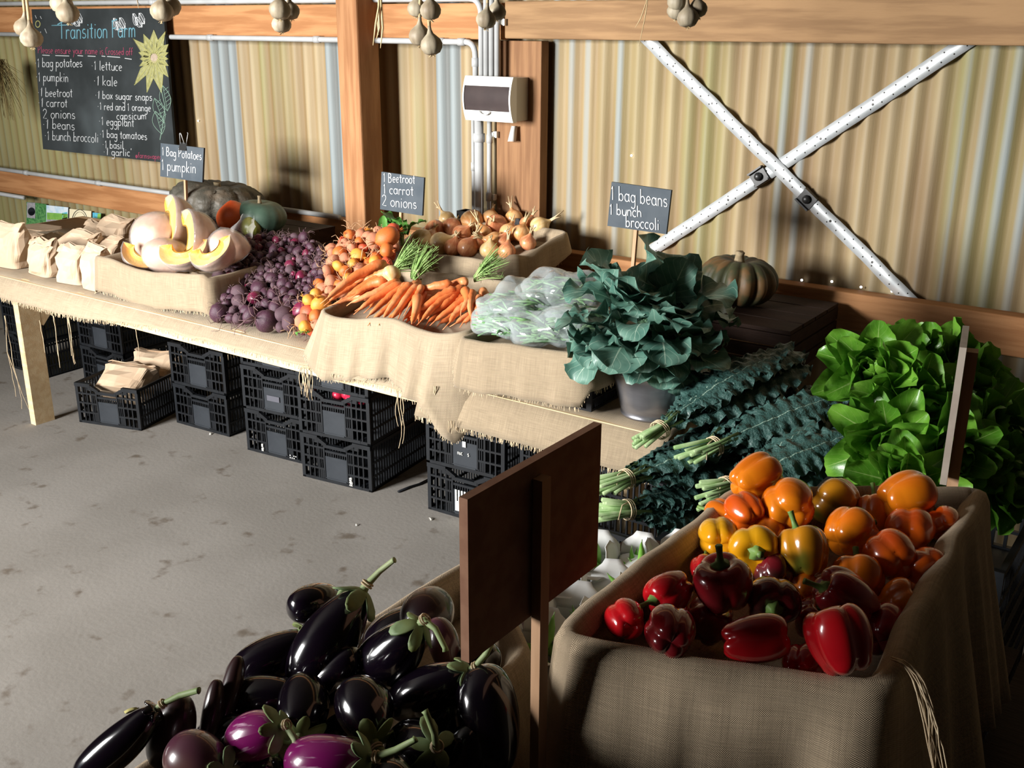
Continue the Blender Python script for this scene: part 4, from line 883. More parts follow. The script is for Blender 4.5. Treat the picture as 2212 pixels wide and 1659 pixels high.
for i, (a, L_, n, hd, lb) in enumerate(BL):
    L_ *= 1.16
    rnd = random.Random(500+i); dv = cax(*a); t = thing('broccoli', mouth, lb, 'broccoli', 'broccoli in the bucket'); q = MB(); st = MB()
    root = mouth+Vector((dv.x*.05, dv.y*.05, -.10)); crown = mouth+dv*L_*.45+Vector((0, 0, .02)); st.tube([root, root.lerp(crown, .5)+Vector((0, 0, .02)), crown], [.014, .012, .010], 8)
    for k in range(n+2):
        ang = k*2.4+i; b = Vector((math.cos(ang), math.sin(ang), 0)); dd = (dv*1.2+b*.8+Vector((rnd.gauss(0, .3), rnd.gauss(0, .3), rnd.uniform(-.3, .5)))).normalized(); p0 = root.lerp(crown, rnd.uniform(.55, 1))
        p1 = p0+dd*L_*.25; st.tube([p0, p0.lerp(p1, .6)+Vector((0, 0, .006)), p1], [.005, .0045, .004], 6)
        leaf(q, p1-dd*.01, dd, Vector((0, 0, 1))+b*.3, L_*rnd.uniform(.7, 1.0), L_*rnd.uniform(.62, .9), rnd.uniform(.0, 1.8), .2, 520+i*20+k, .12, prof_brocc, 10, 16, 13)
    q.build('leaves', M['brocc'], t); st.build('stem', M['stem_green'], t)
    if hd:
        fq = MB(); c = crown+dv*L_*.32
        for k in range(46):
            g = k*2.399; f = math.sqrt(k/46); el = math.pi/2-f*1.45; o = Vector((math.cos(g)*math.cos(el), math.sin(g)*math.cos(el), math.sin(el)*.7))*.045; r_ = .011
            fq.lathe([(r_*math.sin(x), -r_*math.cos(x)) for x in (.5, 1.1, 1.7, 2.3, 2.8)], frame(c+frame(Vector(), dv).to_3x3() @ o, dv), 6)
        fq.disp(lambda v: v+Vector((N3(v, 160), N3(v, 160, 5), N3(v, 160, 9)))*.004); fq.build('head', M['floret'], t)
# ------------------------------------------------------------------ plastic bags of beans
def film_mat(name, tint, opac, gloss):
    m = bpy.data.materials.new(name); m.use_nodes = True; nt = m.node_tree; L = nt.links.new; out = nt.nodes['Material Output']; b = nt.nodes['Principled BSDF']
    b.inputs['Base Color'].default_value = (*tint, 1); b.inputs['Roughness'].default_value = .16; b.inputs['Specular IOR Level'].default_value = gloss; b.inputs['Coat Weight'].default_value = 1; b.inputs['Coat Roughness'].default_value = .08
    tr = nt.nodes.new('ShaderNodeBsdfTransparent'); ms = nt.nodes.new('ShaderNodeMixShader'); lw = nt.nodes.new('ShaderNodeLayerWeight'); lw.inputs[0].default_value = .35
    n = nt.nodes.new('ShaderNodeTexNoise'); n.inputs['Scale'].default_value = 22; n.inputs['Detail'].default_value = 3; tc = nt.nodes.new('ShaderNodeTexCoord'); L(tc.outputs['Object'], n.inputs[0])
    bp = nt.nodes.new('ShaderNodeBump'); bp.inputs['Strength'].default_value = .7; bp.inputs['Distance'].default_value = .008; L(n.outputs[0], bp.inputs['Height']); L(bp.outputs[0], b.inputs['Normal'])
    a = nt.nodes.new('ShaderNodeMath'); a.operation = 'MULTIPLY_ADD'; L(lw.outputs['Facing'], a.inputs[0]); a.inputs[1].default_value = .38; a.inputs[2].default_value = opac
    L(a.outputs[0], ms.inputs[0]); L(tr.outputs[0], ms.inputs[1]); L(b.outputs[0], ms.inputs[2]); L(ms.outputs[0], out.inputs[0]); return m
M['poly'] = film_mat('clear_plastic', (.72, .80, .82), .22, .9); M['cling'] = film_mat('cling_film', (.88, .84, .82), .05, .9)
M['bean'] = mat('green_bean', (.10, .24, .09), (.18, .34, .13), 20, .5)
def bean_bag(c, dims, rot, seed, label):
    rnd = random.Random(seed); Mx = Matrix.Translation(c) @ Matrix.Rotation(rot, 4, 'Z'); t = thing('bean_bag', c, label, 'bag', 'bags of beans'); q = MB(); n, m = 44, 26; P = []
    for i in range(n):
        row = []
        for j in range(m+1):
            th = 2*math.pi*i/n; ph = -math.pi/2+math.pi*j/m; cp = max(0, math.cos(ph))**.7; v = Vector((math.cos(th)*cp*dims[0], math.sin(th)*cp*dims[1], math.sin(ph)*dims[2] if ph > 0 else math.sin(ph)*dims[2]*.75))
            nn = v.normalized(); k = abs(N3(v, 8, seed))*1.0+abs(N3(v, 20, seed+3))*.4; row.append(Mx @ (v*1.06+nn*(k-.25)*.055+Vector((0, 0, .02*N3(v, 14, seed+8)))))
        P.append(row)
    q.grid(P, closeu=True); q.build('film', M['poly'], t)
    b = MB()
    for k in range(170):
        a = Vector((rnd.uniform(-.9, .9)*dims[0], rnd.uniform(-.85, .85)*dims[1], rnd.uniform(-.7, .75)*dims[2])); g = rnd.gauss(.2, .6); d = Vector((math.cos(g), math.sin(g), rnd.gauss(0, .15)))*.055
        if (a.x/dims[0])**2+(a.y/dims[1])**2+(a.z/dims[2])**2 > .75: continue
        b.tube([Mx @ (a-d*.8), Mx @ (a-d*.3+Vector((0, 0, .003))), Mx @ (a+d*.3+Vector((0, 0, .004))), Mx @ (a+d*.8)], [.002, .0042, .0042, .0015], 5)
    o = b.build('beans', M['bean'], t); o['kind'] = 'stuff'
bean_bag(ony(1085, 700, 2.575), (.085, .07, .045), -.3, 680, 'small plastic bag of green beans at the front left corner of the flap')
bean_bag(ony(1115, 668, 2.66), (.125, .10, .065), .3, 600, 'plastic bag of green beans at the left, nearest the carrots')
bean_bag(ony(1170, 712, 2.57), (.135, .07, .05), -.1, 620, 'plastic bag of green beans lying along the front above the burlap flap')
bean_bag(ony(1215, 640, 2.76), (.135, .10, .07), .2, 640, 'plastic bag of green beans at the back, left of the broccoli leaves')
bean_bag(ony(1250, 700, 2.64), (.09, .08, .055), .5, 660, 'plastic bag of green beans under the drooping broccoli leaves')
# ------------------------------------------------------------------ pumpkins
def ribbed(Mx, rx, h, ribs, depth, n=64, m=22, warts=0, seed=0, dimple=.35, skew=0):
    q = MB(); P = []; UVs = []
    for i in range(n+1):
        th = 2*math.pi*i/n; row = []; uvr = []
        rib = 1-depth*(1-abs(math.cos(ribs*th/2))**.7) if ribs else 1
        for j in range(m+1):
            a = math.pi*j/m; r = math.sin(a)**.8*rx*rib; z = -math.cos(a)*h/2
            dm = math.exp(-(r/(rx*.38))**2); z -= dimple*h*.5*dm*(1 if a > math.pi/2 else -.6)
            v = Vector((r*math.cos(th), r*math.sin(th), z+skew*r*math.cos(th)))
            if warts: v += v.normalized()*warts*(abs(N3(v, 26, seed))*1.4+abs(N3(v, 60, seed))*.5)
            row.append(Mx @ v); uvr.append((i/n, j/m))
        P.append(row); UVs.append(uvr)
    q.grid(P, uv=UVs); return q
def stalk(Mx, z, r, L_, mat_, parent, seed=0, flare=1.8):
    q = MB(); q.lathe([(r*flare, z-.01), (r*1.2, z+L_*.25), (r, z+L_*.7), (r*1.15, z+L_)], Mx @ Matrix.Rotation(.15, 4, 'X'), 9, lambda g, t: 1+.18*math.cos(g*5)); q.build('stalk', mat_, parent)
M['cork'] = mat('corky_stalk', (.36, .28, .17), (.24, .18, .10), 40, .8)
def pumpkin(name, pos, rx, h, m, ribs, depth, label, warts=0, st=(.012, .04), tilt=(0, 0), seed=0, dimple=.35, stm='cork', spin=0):
    t = thing(name, pos, label, 'pumpkin'); Mx = Matrix.Translation(pos) @ Matrix.Rotation(tilt[0], 4, 'X') @ Matrix.Rotation(tilt[1], 4, 'Y') @ Matrix.Rotation(spin, 4, 'Z')
    ribbed(Mx, rx, h, ribs, depth, warts=warts, seed=seed, dimple=dimple, n=96 if warts else 64, m=40 if warts else 22).build('body', m, t)
    if st: stalk(Mx, h/2*(1-dimple*.9), st[0], st[1], M[stm], t)
    return t
M['wart'] = mat('warty_rind', (.050, .048, .036), (.085, .075, .058), 14, .6, .6, 90, c3=(.13, .10, .07), s3=9, t3=(.55, .75))
M['kuri'] = mat('red_squash', (.62, .085, .015), (.50, .06, .012), 5, .4, c3=(.68, .13, .03), s3=8, coat=.1)
M['kab'] = mat('green_rind', (.045, .085, .06), (.07, .12, .085), 18, .45, c3=(.11, .17, .13), s3=20, t3=(.6, .75))
M['olive'] = mat('olive_rind', (.26, .26, .05), (.17, .19, .03), 10, .4)
M['rib_rind'] = stripe_mat('striped_rind', (.045, .048, .02), (.13, .07, .025), 10, .48, .6, .0)
ck = thing('wooden_crate', (-3.87, 3.16, TZ), 'dark wooden crate under the warty pumpkin and squashes', 'crate'); q = MB()
for k in range(3): q.b2((-4.22, 3.15, TZ+.01+k*.062), (-3.535, 3.165, TZ+.064+k*.062)); q.b2((-3.55, 3.165, TZ+.01+k*.062), (-3.535, 3.56, TZ+.064+k*.062))
for k in range(4): q.b2((-4.22, 3.15+k*.105, TZ+.186), (-3.535, 3.248+k*.105, TZ+.198))
q.build('slats', M['dark_wood'], ck, flat=True); CT = TZ+.198
q = MB()
for X in (-4.21, -3.57): q.b2((X, 3.17, TZ+.008), (X+.03, 3.2, CT-.012))
q.build('corner_post', M['dark_wood'], ck, flat=True)
p = ony(472, 442, 3.36); pumpkin('warty_pumpkin', (p.x, 3.36, CT+.094), .222, .185, M['wart'], 12, .10, 'big dark warty pumpkin on the wooden crate at the back', .012, (.016, .03), (R(-6), R(4)), 5, .45)
p = ony(507, 455, 3.17); t = pumpkin('red_squash', (p.x-.01, 3.175, CT+.064), .083, .135, M['kuri'], 10, .03, 'bright red-orange squash in front of the warty pumpkin', 0, None, (R(4), R(-6)), 2, -.25)
p = ony(577, 455, 3.3); pumpkin('green_pumpkin', (p.x, 3.26, CT+.073), .118, .146, M['kab'], 10, .035, 'dark green pumpkin at the right end of the wooden crate', 0, (.007, .035), (R(-3), R(5)), 3, .22)
p = ony(538, 468, 3.16); pumpkin('small_squash', (p.x, 3.165, CT+.040), .047, .085, M['olive'], 8, .02, 'little olive-green squash between the red squash and the green pumpkin', 0, None, (R(10), R(10)), 4, -.2)
# the ribbed pumpkin at the right and its crate
ck = thing('wooden_crate', (-1.42, 3.2, TZ), 'dark wooden crate holding the ribbed pumpkin at the table end', 'crate'); q = MB()
for k in range(3): q.b2((-1.66, 3.2, TZ+.01+k*.05), (-1.16, 3.215, TZ+.052+k*.05)); q.b2((-1.175, 3.215, TZ+.01+k*.05), (-1.16, 3.66, TZ+.052+k*.05))
for k in range(4): q.b2((-1.66, 3.2+k*.116, TZ+.155), (-1.16, 3.308+k*.116, TZ+.168))
for X in (-1.65, -1.2): q.b2((X, 3.22, TZ+.008), (X+.03, 3.25, TZ+.156))
q.build('slats', M['dark_wood'], ck, flat=True)
p = ony(1594, 600, 3.42); pumpkin('ribbed_pumpkin', (p.x, 3.42, TZ+.168+.088), .140, .175, M['rib_rind'], 14, .16, 'ribbed green and tan pumpkin beside the broccoli, in shade', .002, (.014, .04), (R(-2), R(3)), 6, .3)
pumpkin('orange_pumpkin', (ony(1462, 560, 3.5).x, 3.5, TZ+.168+.055), .075, .11, M['kuri'], 10, .08, 'orange pumpkin mostly hidden behind the dark broccoli leaves', 0, (.01, .03), seed=8)
# cut pumpkin wedges in cling film
M['rind_pink'] = mat('pink_rind', (.50, .29, .195), (.42, .23, .15), 9, .5, .2, 60, coat=.3, c3=(.58, .40, .30), s3=7)
M['flesh'] = mat('pumpkin_flesh', (.85, .42, .07), (.90, .55, .13), 12, .5, .3, 120, coat=.4)
M['flesh_y'] = mat('pumpkin_flesh_pale', (.90, .62, .16), (.85, .55, .12), 12, .5, .3, 120, coat=.4)
def wedge(pos, n, up, r, h, half, seed, label, fl='flesh'):
    n = Vector(n).normalized(); up = Vector(up).normalized(); s = up.cross(n).normalized(); up = n.cross(s)
    B = Matrix(((n.x, s.x, up.x, pos[0]), (n.y, s.y, up.y, pos[1]), (n.z, s.z, up.z, pos[2]), (0, 0, 0, 1))) @ Matrix.Translation((-r*.62, 0, 0))
    t = thing('pumpkin_wedge', pos, label, 'pumpkin', 'cut pumpkin in the burlap box'); K, Jn = 12, 14
    def S(k, j, sc=1):
        th = lerp(-half, half, k/K); a = math.pi*j/Jn; rr_ = math.sin(a)**.75*r*(1-.05*(1-abs(math.cos(6*th))))*sc; return Vector((rr_*math.cos(th), rr_*math.sin(th), -math.cos(a)*h*.5*sc))
    q = MB(); P = [[B @ S(k, j) for j in range(Jn+1)] for k in range(K+1)]; q.grid(P); q.build('rind', M['rind_pink'], t)
    f = MB()
    for k in (0, K):
        G_ = [[B @ (S(k, j, 1-.52*i/4)+Vector((0, 0, 0)) + Vector((0, (1 if k else -1)*-.012*math.sin(i/4*3.1), 0))) for i in range(5)] for j in range(Jn+1)]; f.grid(G_ if k else G_[::-1])
    f.grid([[B @ (S(k, j, .48)+Vector((-.004, 0, 0))) for j in range(Jn+1)] for k in range(K+1)]); f.build('flesh', M[fl], t)
    c = MB(); rows = []
    ctr = B @ Vector((r*.62, 0, 0))
    ring = [S(k, j) for k in range(0)]; nn, mm = 26, 16
    def hull(th, a):
        lim = half; tt = max(-lim, min(lim, th)); base = Vector((math.sin(a)**.75*r*math.cos(tt), math.sin(a)**.75*r*math.sin(tt), -math.cos(a)*h*.5))
        if abs(th) > lim: f_ = (abs(th)-lim)/(math.pi-lim); base = base.lerp(Vector((.42*r*math.sin(a), 0, -math.cos(a)*h*.3)), f_)
        return base
    for i in range(nn):
        th = -math.pi+2*math.pi*i/nn; row = []
        for j in range(mm+1):
            v = B @ hull(th, math.pi*j/mm); dd = (v-ctr); row.append(v+dd.normalized()*(.003+.006*abs(N3(v, 30, seed))+.004*abs(N3(v, 70, seed))))
        rows.append(row)
    c.grid(rows, closeu=True)
    tq = ctr+up*h*.1-n*r*.1
    c.build('cling_film', M['cling'], t); return t
V = Vector; yb = 2.78
for i, (u, v, y, nn, up, r, h, hf, lb, fl) in enumerate([
    (322, 505, 2.76, (-.55, .15, 1), (.1, 1, .1), .145, .215, .95, 'big pink-skinned pumpkin piece at the left of the burlap box', 'flesh'),
    (398, 480, 2.86, (1, .1, .12), (.05, 1, -.2), .135, .24, .8, 'tallest pumpkin wedge, its yellow cut face turned left', 'flesh_y'),
    (440, 510, 2.78, (1, .1, .12), (.05, 1, -.1), .14, .225, .85, 'pumpkin wedge right of the tallest one with a long yellow cut edge', 'flesh_y'),
    (352, 545, 2.69, (-.1, .3, 1), (.2, 1, .2), .12, .15, 1.0, 'wrapped pumpkin piece glaring white in the middle of the box', 'flesh'),
    (304, 566, 2.665, (-.25, -.95, .0), (-.95, .25, .2), .10, .17, .55, 'pumpkin slice with its orange cut side up at the front left of the box', 'flesh'),
    (400, 562, 2.67, (.12, -.98, .05), (1, .1, .1), .115, .20, .55, 'pumpkin slice with orange flesh showing at the front middle of the box', 'flesh'),
    (466, 562, 2.665, (.35, -.85, .1), (.8, .5, .1), .11, .18, .6, 'pumpkin slice with an orange tip at the front right of the box', 'flesh'),
    (494, 528, 2.80, (.25, .5, .8), (.6, .8, 0), .11, .17, .9, 'white-wrapped pumpkin piece at the right back of the box', 'flesh')]):
    wedge(ony(u, v, y), cax(*nn), cax(*up), r, h, hf, 700+i*9, lb, fl)
q = MB(); p = ony(520, 518, 2.86); P = []
for i in range(9):
    row = []
    for j in range(9):
        s, t_ = i/8, j/8; v = p+RT*((s-.5)*.10*(1.1-.6*t_)+.03*t_)+UP*(t_*.10)-FW*(.03*math.sin(s*7)+.02*math.sin(t_*5)); row.append(v+Vector((N3(v, 25), N3(v, 25, 4), N3(v, 25, 8)))*.02)
    P.append(row)
q.grid(P); tag(q.build('plastic_offcut', M['cling']), 'crumpled clear plastic sticking up between the pumpkin and the beetroots', 'plastic')
# ------------------------------------------------------------------ heaps
def inpoly(u, v, P):
    c = False
    for i in range(len(P)):
        (x1, y1), (x2, y2) = P[i], P[i-1]
        if (y1 > v) != (y2 > v) and u < (x2-x1)*(v-y1)/(y2-y1)+x1: c = not c
    return c
def onplane(u, v, y0, z0, k):   # point on the sloping surface z = z0 + k (y - y0)
    d = ray(u, v); t = (z0-k*y0-EYE.z)/(d.z-k*d.y); return EYE+d*t
def heap(poly, y0, z0, k, rfun, tries, seed, sep=.93, start=None):
    rnd = random.Random(seed); out = list(start or []); n0 = len(out); us = [p[0] for p in poly]; vs_ = [p[1] for p in poly]
    for _ in range(tries):
        u, v = rnd.uniform(min(us), max(us)), rnd.uniform(min(vs_), max(vs_))
        if not inpoly(u, v, poly): continue
        p = onplane(u, v, y0, z0, k); r = rfun(p, rnd); p = p+Vector((0, 0, rnd.uniform(-.012, .012)))
        if p.z-r < TZ+.012: p.z = TZ+.012+r
        if all((p-q).length > (r+s)*sep for q, s in out): out.append((p, r))
    return out[n0:]
def root_proto(name, mats, tailm, kind, cat, group):
    """a round root with a thin tail and a cut crown"""
    rnd = random.Random(kind); t = thing(name, (0, 0, 0), '', cat, group); e = .9+.12*rnd.random()
    prof = [(.02, -1.12), (.10, -1.02), (.35, -.9)]+[(math.sin(a)**.9, -math.cos(a)*e) for a in [math.pi*i/12 for i in range(3, 12)]]+[(.16, e*.98), (.10, e*1.06)]
    q = MB().lathe(prof, None, 14, lambda g, tt: 1+.05*math.sin(g*3+kind)+.03*math.sin(g*5+tt*4)); q.build('root', mats, t, local=True)
    tl = MB(); a = rnd.random()*6; tl.tube([Vector((0, 0, -1.05)), Vector((.2*math.cos(a), .2*math.sin(a), -1.5)), Vector((.6*math.cos(a+.6), .5*math.sin(a+.6), -2.1)), Vector((1.0*math.cos(a+1.4), 1.1*math.sin(a+1.4), -2.6))], [.10, .06, .045, .03], 5)
    for k in range(5):
        b = a+k*1.3; tl.tube([Vector((.1*math.cos(b), .1*math.sin(b), -1.0)), Vector((.5*math.cos(b), .5*math.sin(b), -1.35)), Vector((1.1*math.cos(b+.3), 1.1*math.sin(b+.3), -1.6-.2*(k % 3))), Vector((1.5*math.cos(b+.8), 1.5*math.sin(b+.8), -1.7))], [.04, .032, .026, .02], 4)
    tl.build('tail', tailm, t, local=True)
    cr_ = MB()
    for k in range(4):
        g = k*1.7+kind; cr_.tube([Vector((.07*math.cos(g), .07*math.sin(g), e)), Vector((.2*math.cos(g), .2*math.sin(g), e+.35+.1*rnd.random()))], [.06, .045], 5)
    cr_.build('crown', tailm if kind % 2 else mats, t, local=True)
    return t
M['beet1'] = mat('beet_purple', (.075, .022, .045), (.045, .014, .03), 30, .5, .25, 90, c3=(.13, .085, .09), s3=14, t3=(.5, .75)); M['beet2'] = mat('beet_dusty', (.105, .06, .07), (.07, .03, .045), 30, .7, .25, 90); M['beet3'] = mat('beet_crimson', (.20, .015, .05), (.12, .012, .04), 25, .4, .1, 60, coat=.2)
M['tailp'] = mat('beet_tail', (.20, .12, .12), rough=.8)
M['gold1'] = mat('gold_beet_orange', (.66, .13, .02), (.55, .17, .04), 18, .5, .2, 80); M['gold2'] = mat('gold_beet_red', (.62, .07, .035), (.68, .13, .05), 18, .5, .2, 80); M['gold3'] = mat('gold_beet_dusty', (.48, .22, .13), (.52, .17, .08), 20, .75, .2, 80); M['gold4'] = mat('gold_beet_yellow', (.74, .34, .05), (.68, .26, .04), 20, .5, .2, 80)
M['tailg'] = mat('gold_tail', (.55, .34, .19), rough=.8)
def fill(protos, spots, seed, labels=None, aim=None):
    rnd = random.Random(seed); used = set()
    for i, (p, r) in enumerate(spots):
        k = rnd.randrange(len(protos)); pr = protos[k]; ax = Vector((rnd.gauss(0, .8), rnd.gauss(0, .8), rnd.gauss(.2, .8))) if aim is None else aim(rnd)
        Mx = frame(p, ax, rnd.random()*6, r) @ Matrix.Diagonal((rnd.uniform(.85, 1.08), rnd.uniform(.85, 1.08), rnd.uniform(.9, 1.25), 1))
        if k in used: o = dup(pr, Mx)
        else: used.add(k); pr.matrix_basis = Mx; o = pr
        if labels: o['label'] = labels(i, p, k)
    for k, pr in enumerate(protos):
        if k not in used:
            for c in list(pr.children): bpy.data.objects.remove(c)
            bpy.data.objects.remove(pr)
HK = (2.57, .795, .42)
bp_ = [root_proto('beetroot', M[m], M['tailp'], i+1, 'beetroot', 'beetroots in the purple heap') for i, m in enumerate(('beet1', 'beet1', 'beet2', 'beet1', 'beet2', 'beet3', 'beet1', 'beet2', 'beet1', 'beet2'))]
PB = [(464, 612), (500, 580), (540, 520), (570, 512), (640, 512), (692, 530), (716, 560), (700, 600), (668, 640), (655, 690), (655, 715), (610, 712), (540, 692), (472, 682)]
front = heap(PB, *HK, lambda p, r: lerp(.034, .019, smooth(2.55, 2.85, p.y))*r.choice((.6, .75, .9, 1, 1.1, 1.35)), 12000, 1, .84)
back = heap(PB, HK[0], HK[1]-.036, HK[2], lambda p, r: .026, 2500, 2, .8, front)
fill(bp_, front+back, 3, lambda i, p, k: 'dusty purple beetroot in the big heap between the pumpkin box and the orange beets')
gp_ = [root_proto('orange_beet', M[m], M['tailg'], i+11, 'beet', 'orange beets in the heap') for i, m in enumerate(('gold1', 'gold2', 'gold3', 'gold3', 'gold2', 'gold1', 'gold3', 'gold4'))]
PG = [(660, 716), (652, 690), (672, 640), (702, 600), (718, 560), (716, 535), (760, 500), (800, 500), (850, 500), (856, 545), (832, 572), (780, 585), (742, 630), (706, 660), (690, 700)]
gf = heap(PG, HK[0], HK[1]+.03, HK[2]+.03, lambda p, r: lerp(.030, .026, smooth(2.6, 3.0, p.y))*r.uniform(.8, 1.2), 5000, 5, .86)
big = [(ony(837, 512, 3.0), .041), (ony(808, 520, 3.02), .036), (ony(836, 541, 2.97), .030)]
gf = [g for g in gf if all((g[0]-b[0]).length > (g[1]+b[1])*.9 for b in big)]+big
gb = heap(PG, HK[0], HK[1]-.012, HK[2]+.03, lambda p, r: .026, 1500, 6, .8, gf)
fill(gp_, gf+gb, 7, lambda i, p, k: 'orange beet in the heap between the purple beetroots and the carrots')
# tilted crate the beet heaps lean on
Mt = Matrix.Translation((-3.0, 2.60, TZ+.012)) @ Matrix.Rotation(math.atan(HK[2]), 4, 'X') @ Matrix.Translation((0, .36, -.10)) @ Matrix.Diagonal((1.5, 1.1, .62, 1))
crate_at(-3.02, 2.80, TZ+.01, 0, 'black crate buried under the beetroot heap', 'crates holding the produce', (1.5, .8, .42))
crate_at(-3.05, 3.0, TZ+.098, 0, 'upper black crate buried under the beetroot heap', 'crates holding the produce', (1.55, .8, .36))
# stray hair roots over the heap are part of the roots themselves; chard bunch at the post
q = MB(); t = thing('green_bunch', ony(868, 500, 3.32), 'small bunch of glossy green leaves behind the orange beets by the post', 'greens')
for k in range(11):
    g = random.Random(k); leaf(q, ony(868+g.uniform(-12, 12), 505, 3.30+g.uniform(-.04, .04)), Vector((g.uniform(-1, 1), g.uniform(-.6, .3), g.uniform(.1, .9))), V((0, 0, 1)), .12, .08, .8, .2, k, .2)
leaf(q, ony(826, 505, 3.2), V((.1, 0, 1)), V((.6, -.6, 0)), .075, .045, .1, .05, 3, .2)
q.build('leaves', M['chard'], t); MB().tube([ony(868, 505, 3.30), ony(868, 530, 3.30)], .01, 6).build('stem', M['stem_green'], t)
q = MB(); leaf(q, ony(668, 712, 2.55)+V((0, 0, -.01)), V((-.6, -.5, .2)), V((0, 0, 1)), .05, .035, .9, .3, 5); tag(q.build('leaf_scrap', M['chard'], solid=.001), 'small green leaf lying on the burlap at the foot of the orange beets', 'leaf')
# ------------------------------------------------------------------ carrots
M['carrot'] = mat('carrot_skin', (.74, .20, .055), (.66, .16, .04), 25, .5, .25, 110, c3=(.78, .30, .12), s3=12, stretch=(1, 1, 1)); M['feather'] = mat('carrot_top', (.20, .34, .09), (.32, .46, .16), 30, .6)
CK = (2.60, .905, .30)
def carrot_mesh(a, b, r, seed):
    r *= 1.18
    rnd = random.Random(seed); n = 12; d = b-a; sd = d.cross(V((0, 0, 1))).normalized(); bow = rnd.uniform(-.02, .02); q = MB(); pts = []; rs = []
    for i in range(n+1):
        t = i/n; pts.append(a+d*t+sd*bow*math.sin(math.pi*t)+V((0, 0, rnd.uniform(0, .006)*math.sin(math.pi*t))))
        rs.append(r*min(1, (.45+t*7))*(1-.62*t**1.3)*(1+.035*math.sin(t*37+seed))*(.35 if i == n else 1))
    tp = b+d.normalized()*rnd.uniform(.015, .04)+V((0, 0, -.004)); pts.append(tp); rs.append(.0012)
    q.tube([a-d.normalized()*.003]+pts, [r*.25]+rs, 12); return q
def cplane(u, v, lay): return onplane(u, v, CK[0], CK[1]+lay, CK[2])
def carrot_bunch(center, gdir, items, label, seed, glen=.12):
    c = cplane(*center, .025); t = thing('carrot_bunch', c, label, 'carrots', 'tied bunches of carrots')
    for k, (a, b, lay, r) in enumerate(items): carrot_mesh(cplane(*a, lay+.02), cplane(*b, lay), r, seed+k).build('carrot', M['carrot'], t)
    g = MB(); rnd = random.Random(seed); tip = cplane(*gdir, .06); ax = (tip-c).normalized(); sd = ax.cross(V((0, 0, 1))).normalized()
    for k in range(70):
        a = rnd.gauss(0, .35); b = rnd.gauss(.25, .3); d = (ax+sd*a+V((0, 0, 1))*b).normalized(); l = glen*rnd.uniform(.5, 1.25); p = c+sd*rnd.uniform(-.012, .012)+V((0, 0, rnd.uniform(-.008, .012)))
        e = p+d*l; g.tube([p, p.lerp(e, .5)+V((0, 0, .006)), e], [.0022, .0018, .0008], 4, caps=False)
        if k % 2:
            for m_ in range(5):
                s = p.lerp(e, .45+m_*.12); g.tube([s, s+(d+V((rnd.gauss(0, .6), rnd.gauss(0, .6), rnd.gauss(0, .6)))).normalized()*.022], [.0012, .0006], 3, caps=False)
    g.build('greens', M['feather'], t)
    tq = MB()
    for o in (0, .006): tq.tube([c+ax*(.012+o)+sd*.017*math.cos(x)+V((0, 0, .004+.014*math.sin(x))) for x in [i*math.pi/8 for i in range(17)]], .0016, 4, caps=False)
    tq.build('twine_tie', M['twine'], t); return t
c_ = .0145
carrot_bunch((892, 600), (940, 548), [((867, 612), (775, 670), .02, c_), ((862, 606), (758, 654), .012, c_), ((889, 613), (829, 686), .03, .0155), ((880, 612), (806, 689), .022, c_), ((872, 618), (797, 681), .008, c_), ((903, 616), (846, 688), .028, c_), ((896, 622), (864, 680), .012, .013), ((912, 617), (882, 664), .034, .0115), ((902, 640), (890, 696), .03, .0165), ((885, 630), (838, 690), .004, c_), ((915, 630), (905, 690), .002, c_), ((858, 600), (770, 640), .002, .013), ((905, 625), (872, 690), .0, .012)],
    'bunch of carrots fanned over the burlap edge, its green tops in the middle', 800)
carrot_bunch((1024, 604), (1080, 570), [((975, 612), (896, 628), .03, c_), ((984, 624), (905, 671), .03, .0155), ((1003, 619), (911, 692), .024, c_), ((1009, 609), (960, 618), .02, .015), ((1021, 628), (1018, 684), .026, .0135), ((1002, 624), (996, 672), .034, .015), ((990, 630), (920, 682), .012, c_), ((1015, 640), (940, 693), .008, c_), ((1024, 650), (972, 696), .01, .0155), ((1035, 655), (1000, 697), .004, c_), ((1040, 665), (1036, 692), .006, .014), ((1000, 640), (958, 678), .0, c_), ((980, 640), (930, 680), .0, .013)],
    'bunch of carrots at the right of the box, green tops pointing at the bean bags', 840)
carrot_bunch((850, 585), (893, 556), [((832, 566), (708, 644), .04, .0185), ((838, 590), (786, 606), .032, .0155), ((832, 606), (768, 637), .026, .017), ((826, 596), (750, 640), .016, .015), ((845, 600), (800, 622), .01, .014), ((820, 610), (735, 648), .006, .014)],
    'bunch of thick carrots at the left pointing at the orange beets', 880)
for k, (a, b, lay, r) in enumerate((((940, 618), (884, 672), -.014, .014), ((952, 630), (900, 690), -.012, .015), ((860, 622), (800, 664), -.016, .015), ((930, 640), (880, 694), -.012, .014), ((965, 645), (925, 696), -.018, .015), ((850, 628), (782, 662), -.014, .014), ((1000, 655), (950, 698), -.018, .015), ((905, 605), (850, 650), -.012, .014), ((800, 625), (740, 652), -.016, .015), ((815, 585), (722, 640), .0, .016), ((840, 575), (765, 612), .014, .017), ((790, 600), (716, 648), -.006, .014), ((1040, 625), (1042, 676), -.004, .014), ((1035, 640), (1010, 690), -.014, .014))):
    t = thing('carrot', cplane(*a, lay), 'carrot lying under the tied bunches in the burlap box', 'carrot', 'loose carrots under the bunches'); carrot_mesh(cplane(*a, lay+.008), cplane(*b, lay), r, 940+k).build('root', M['carrot'], t); MB().tube([cplane(*a, lay+.008), cplane(*a, lay+.01)+V((.010, .005, .004))], .003, 5).build('stalk', M['feather'], t)
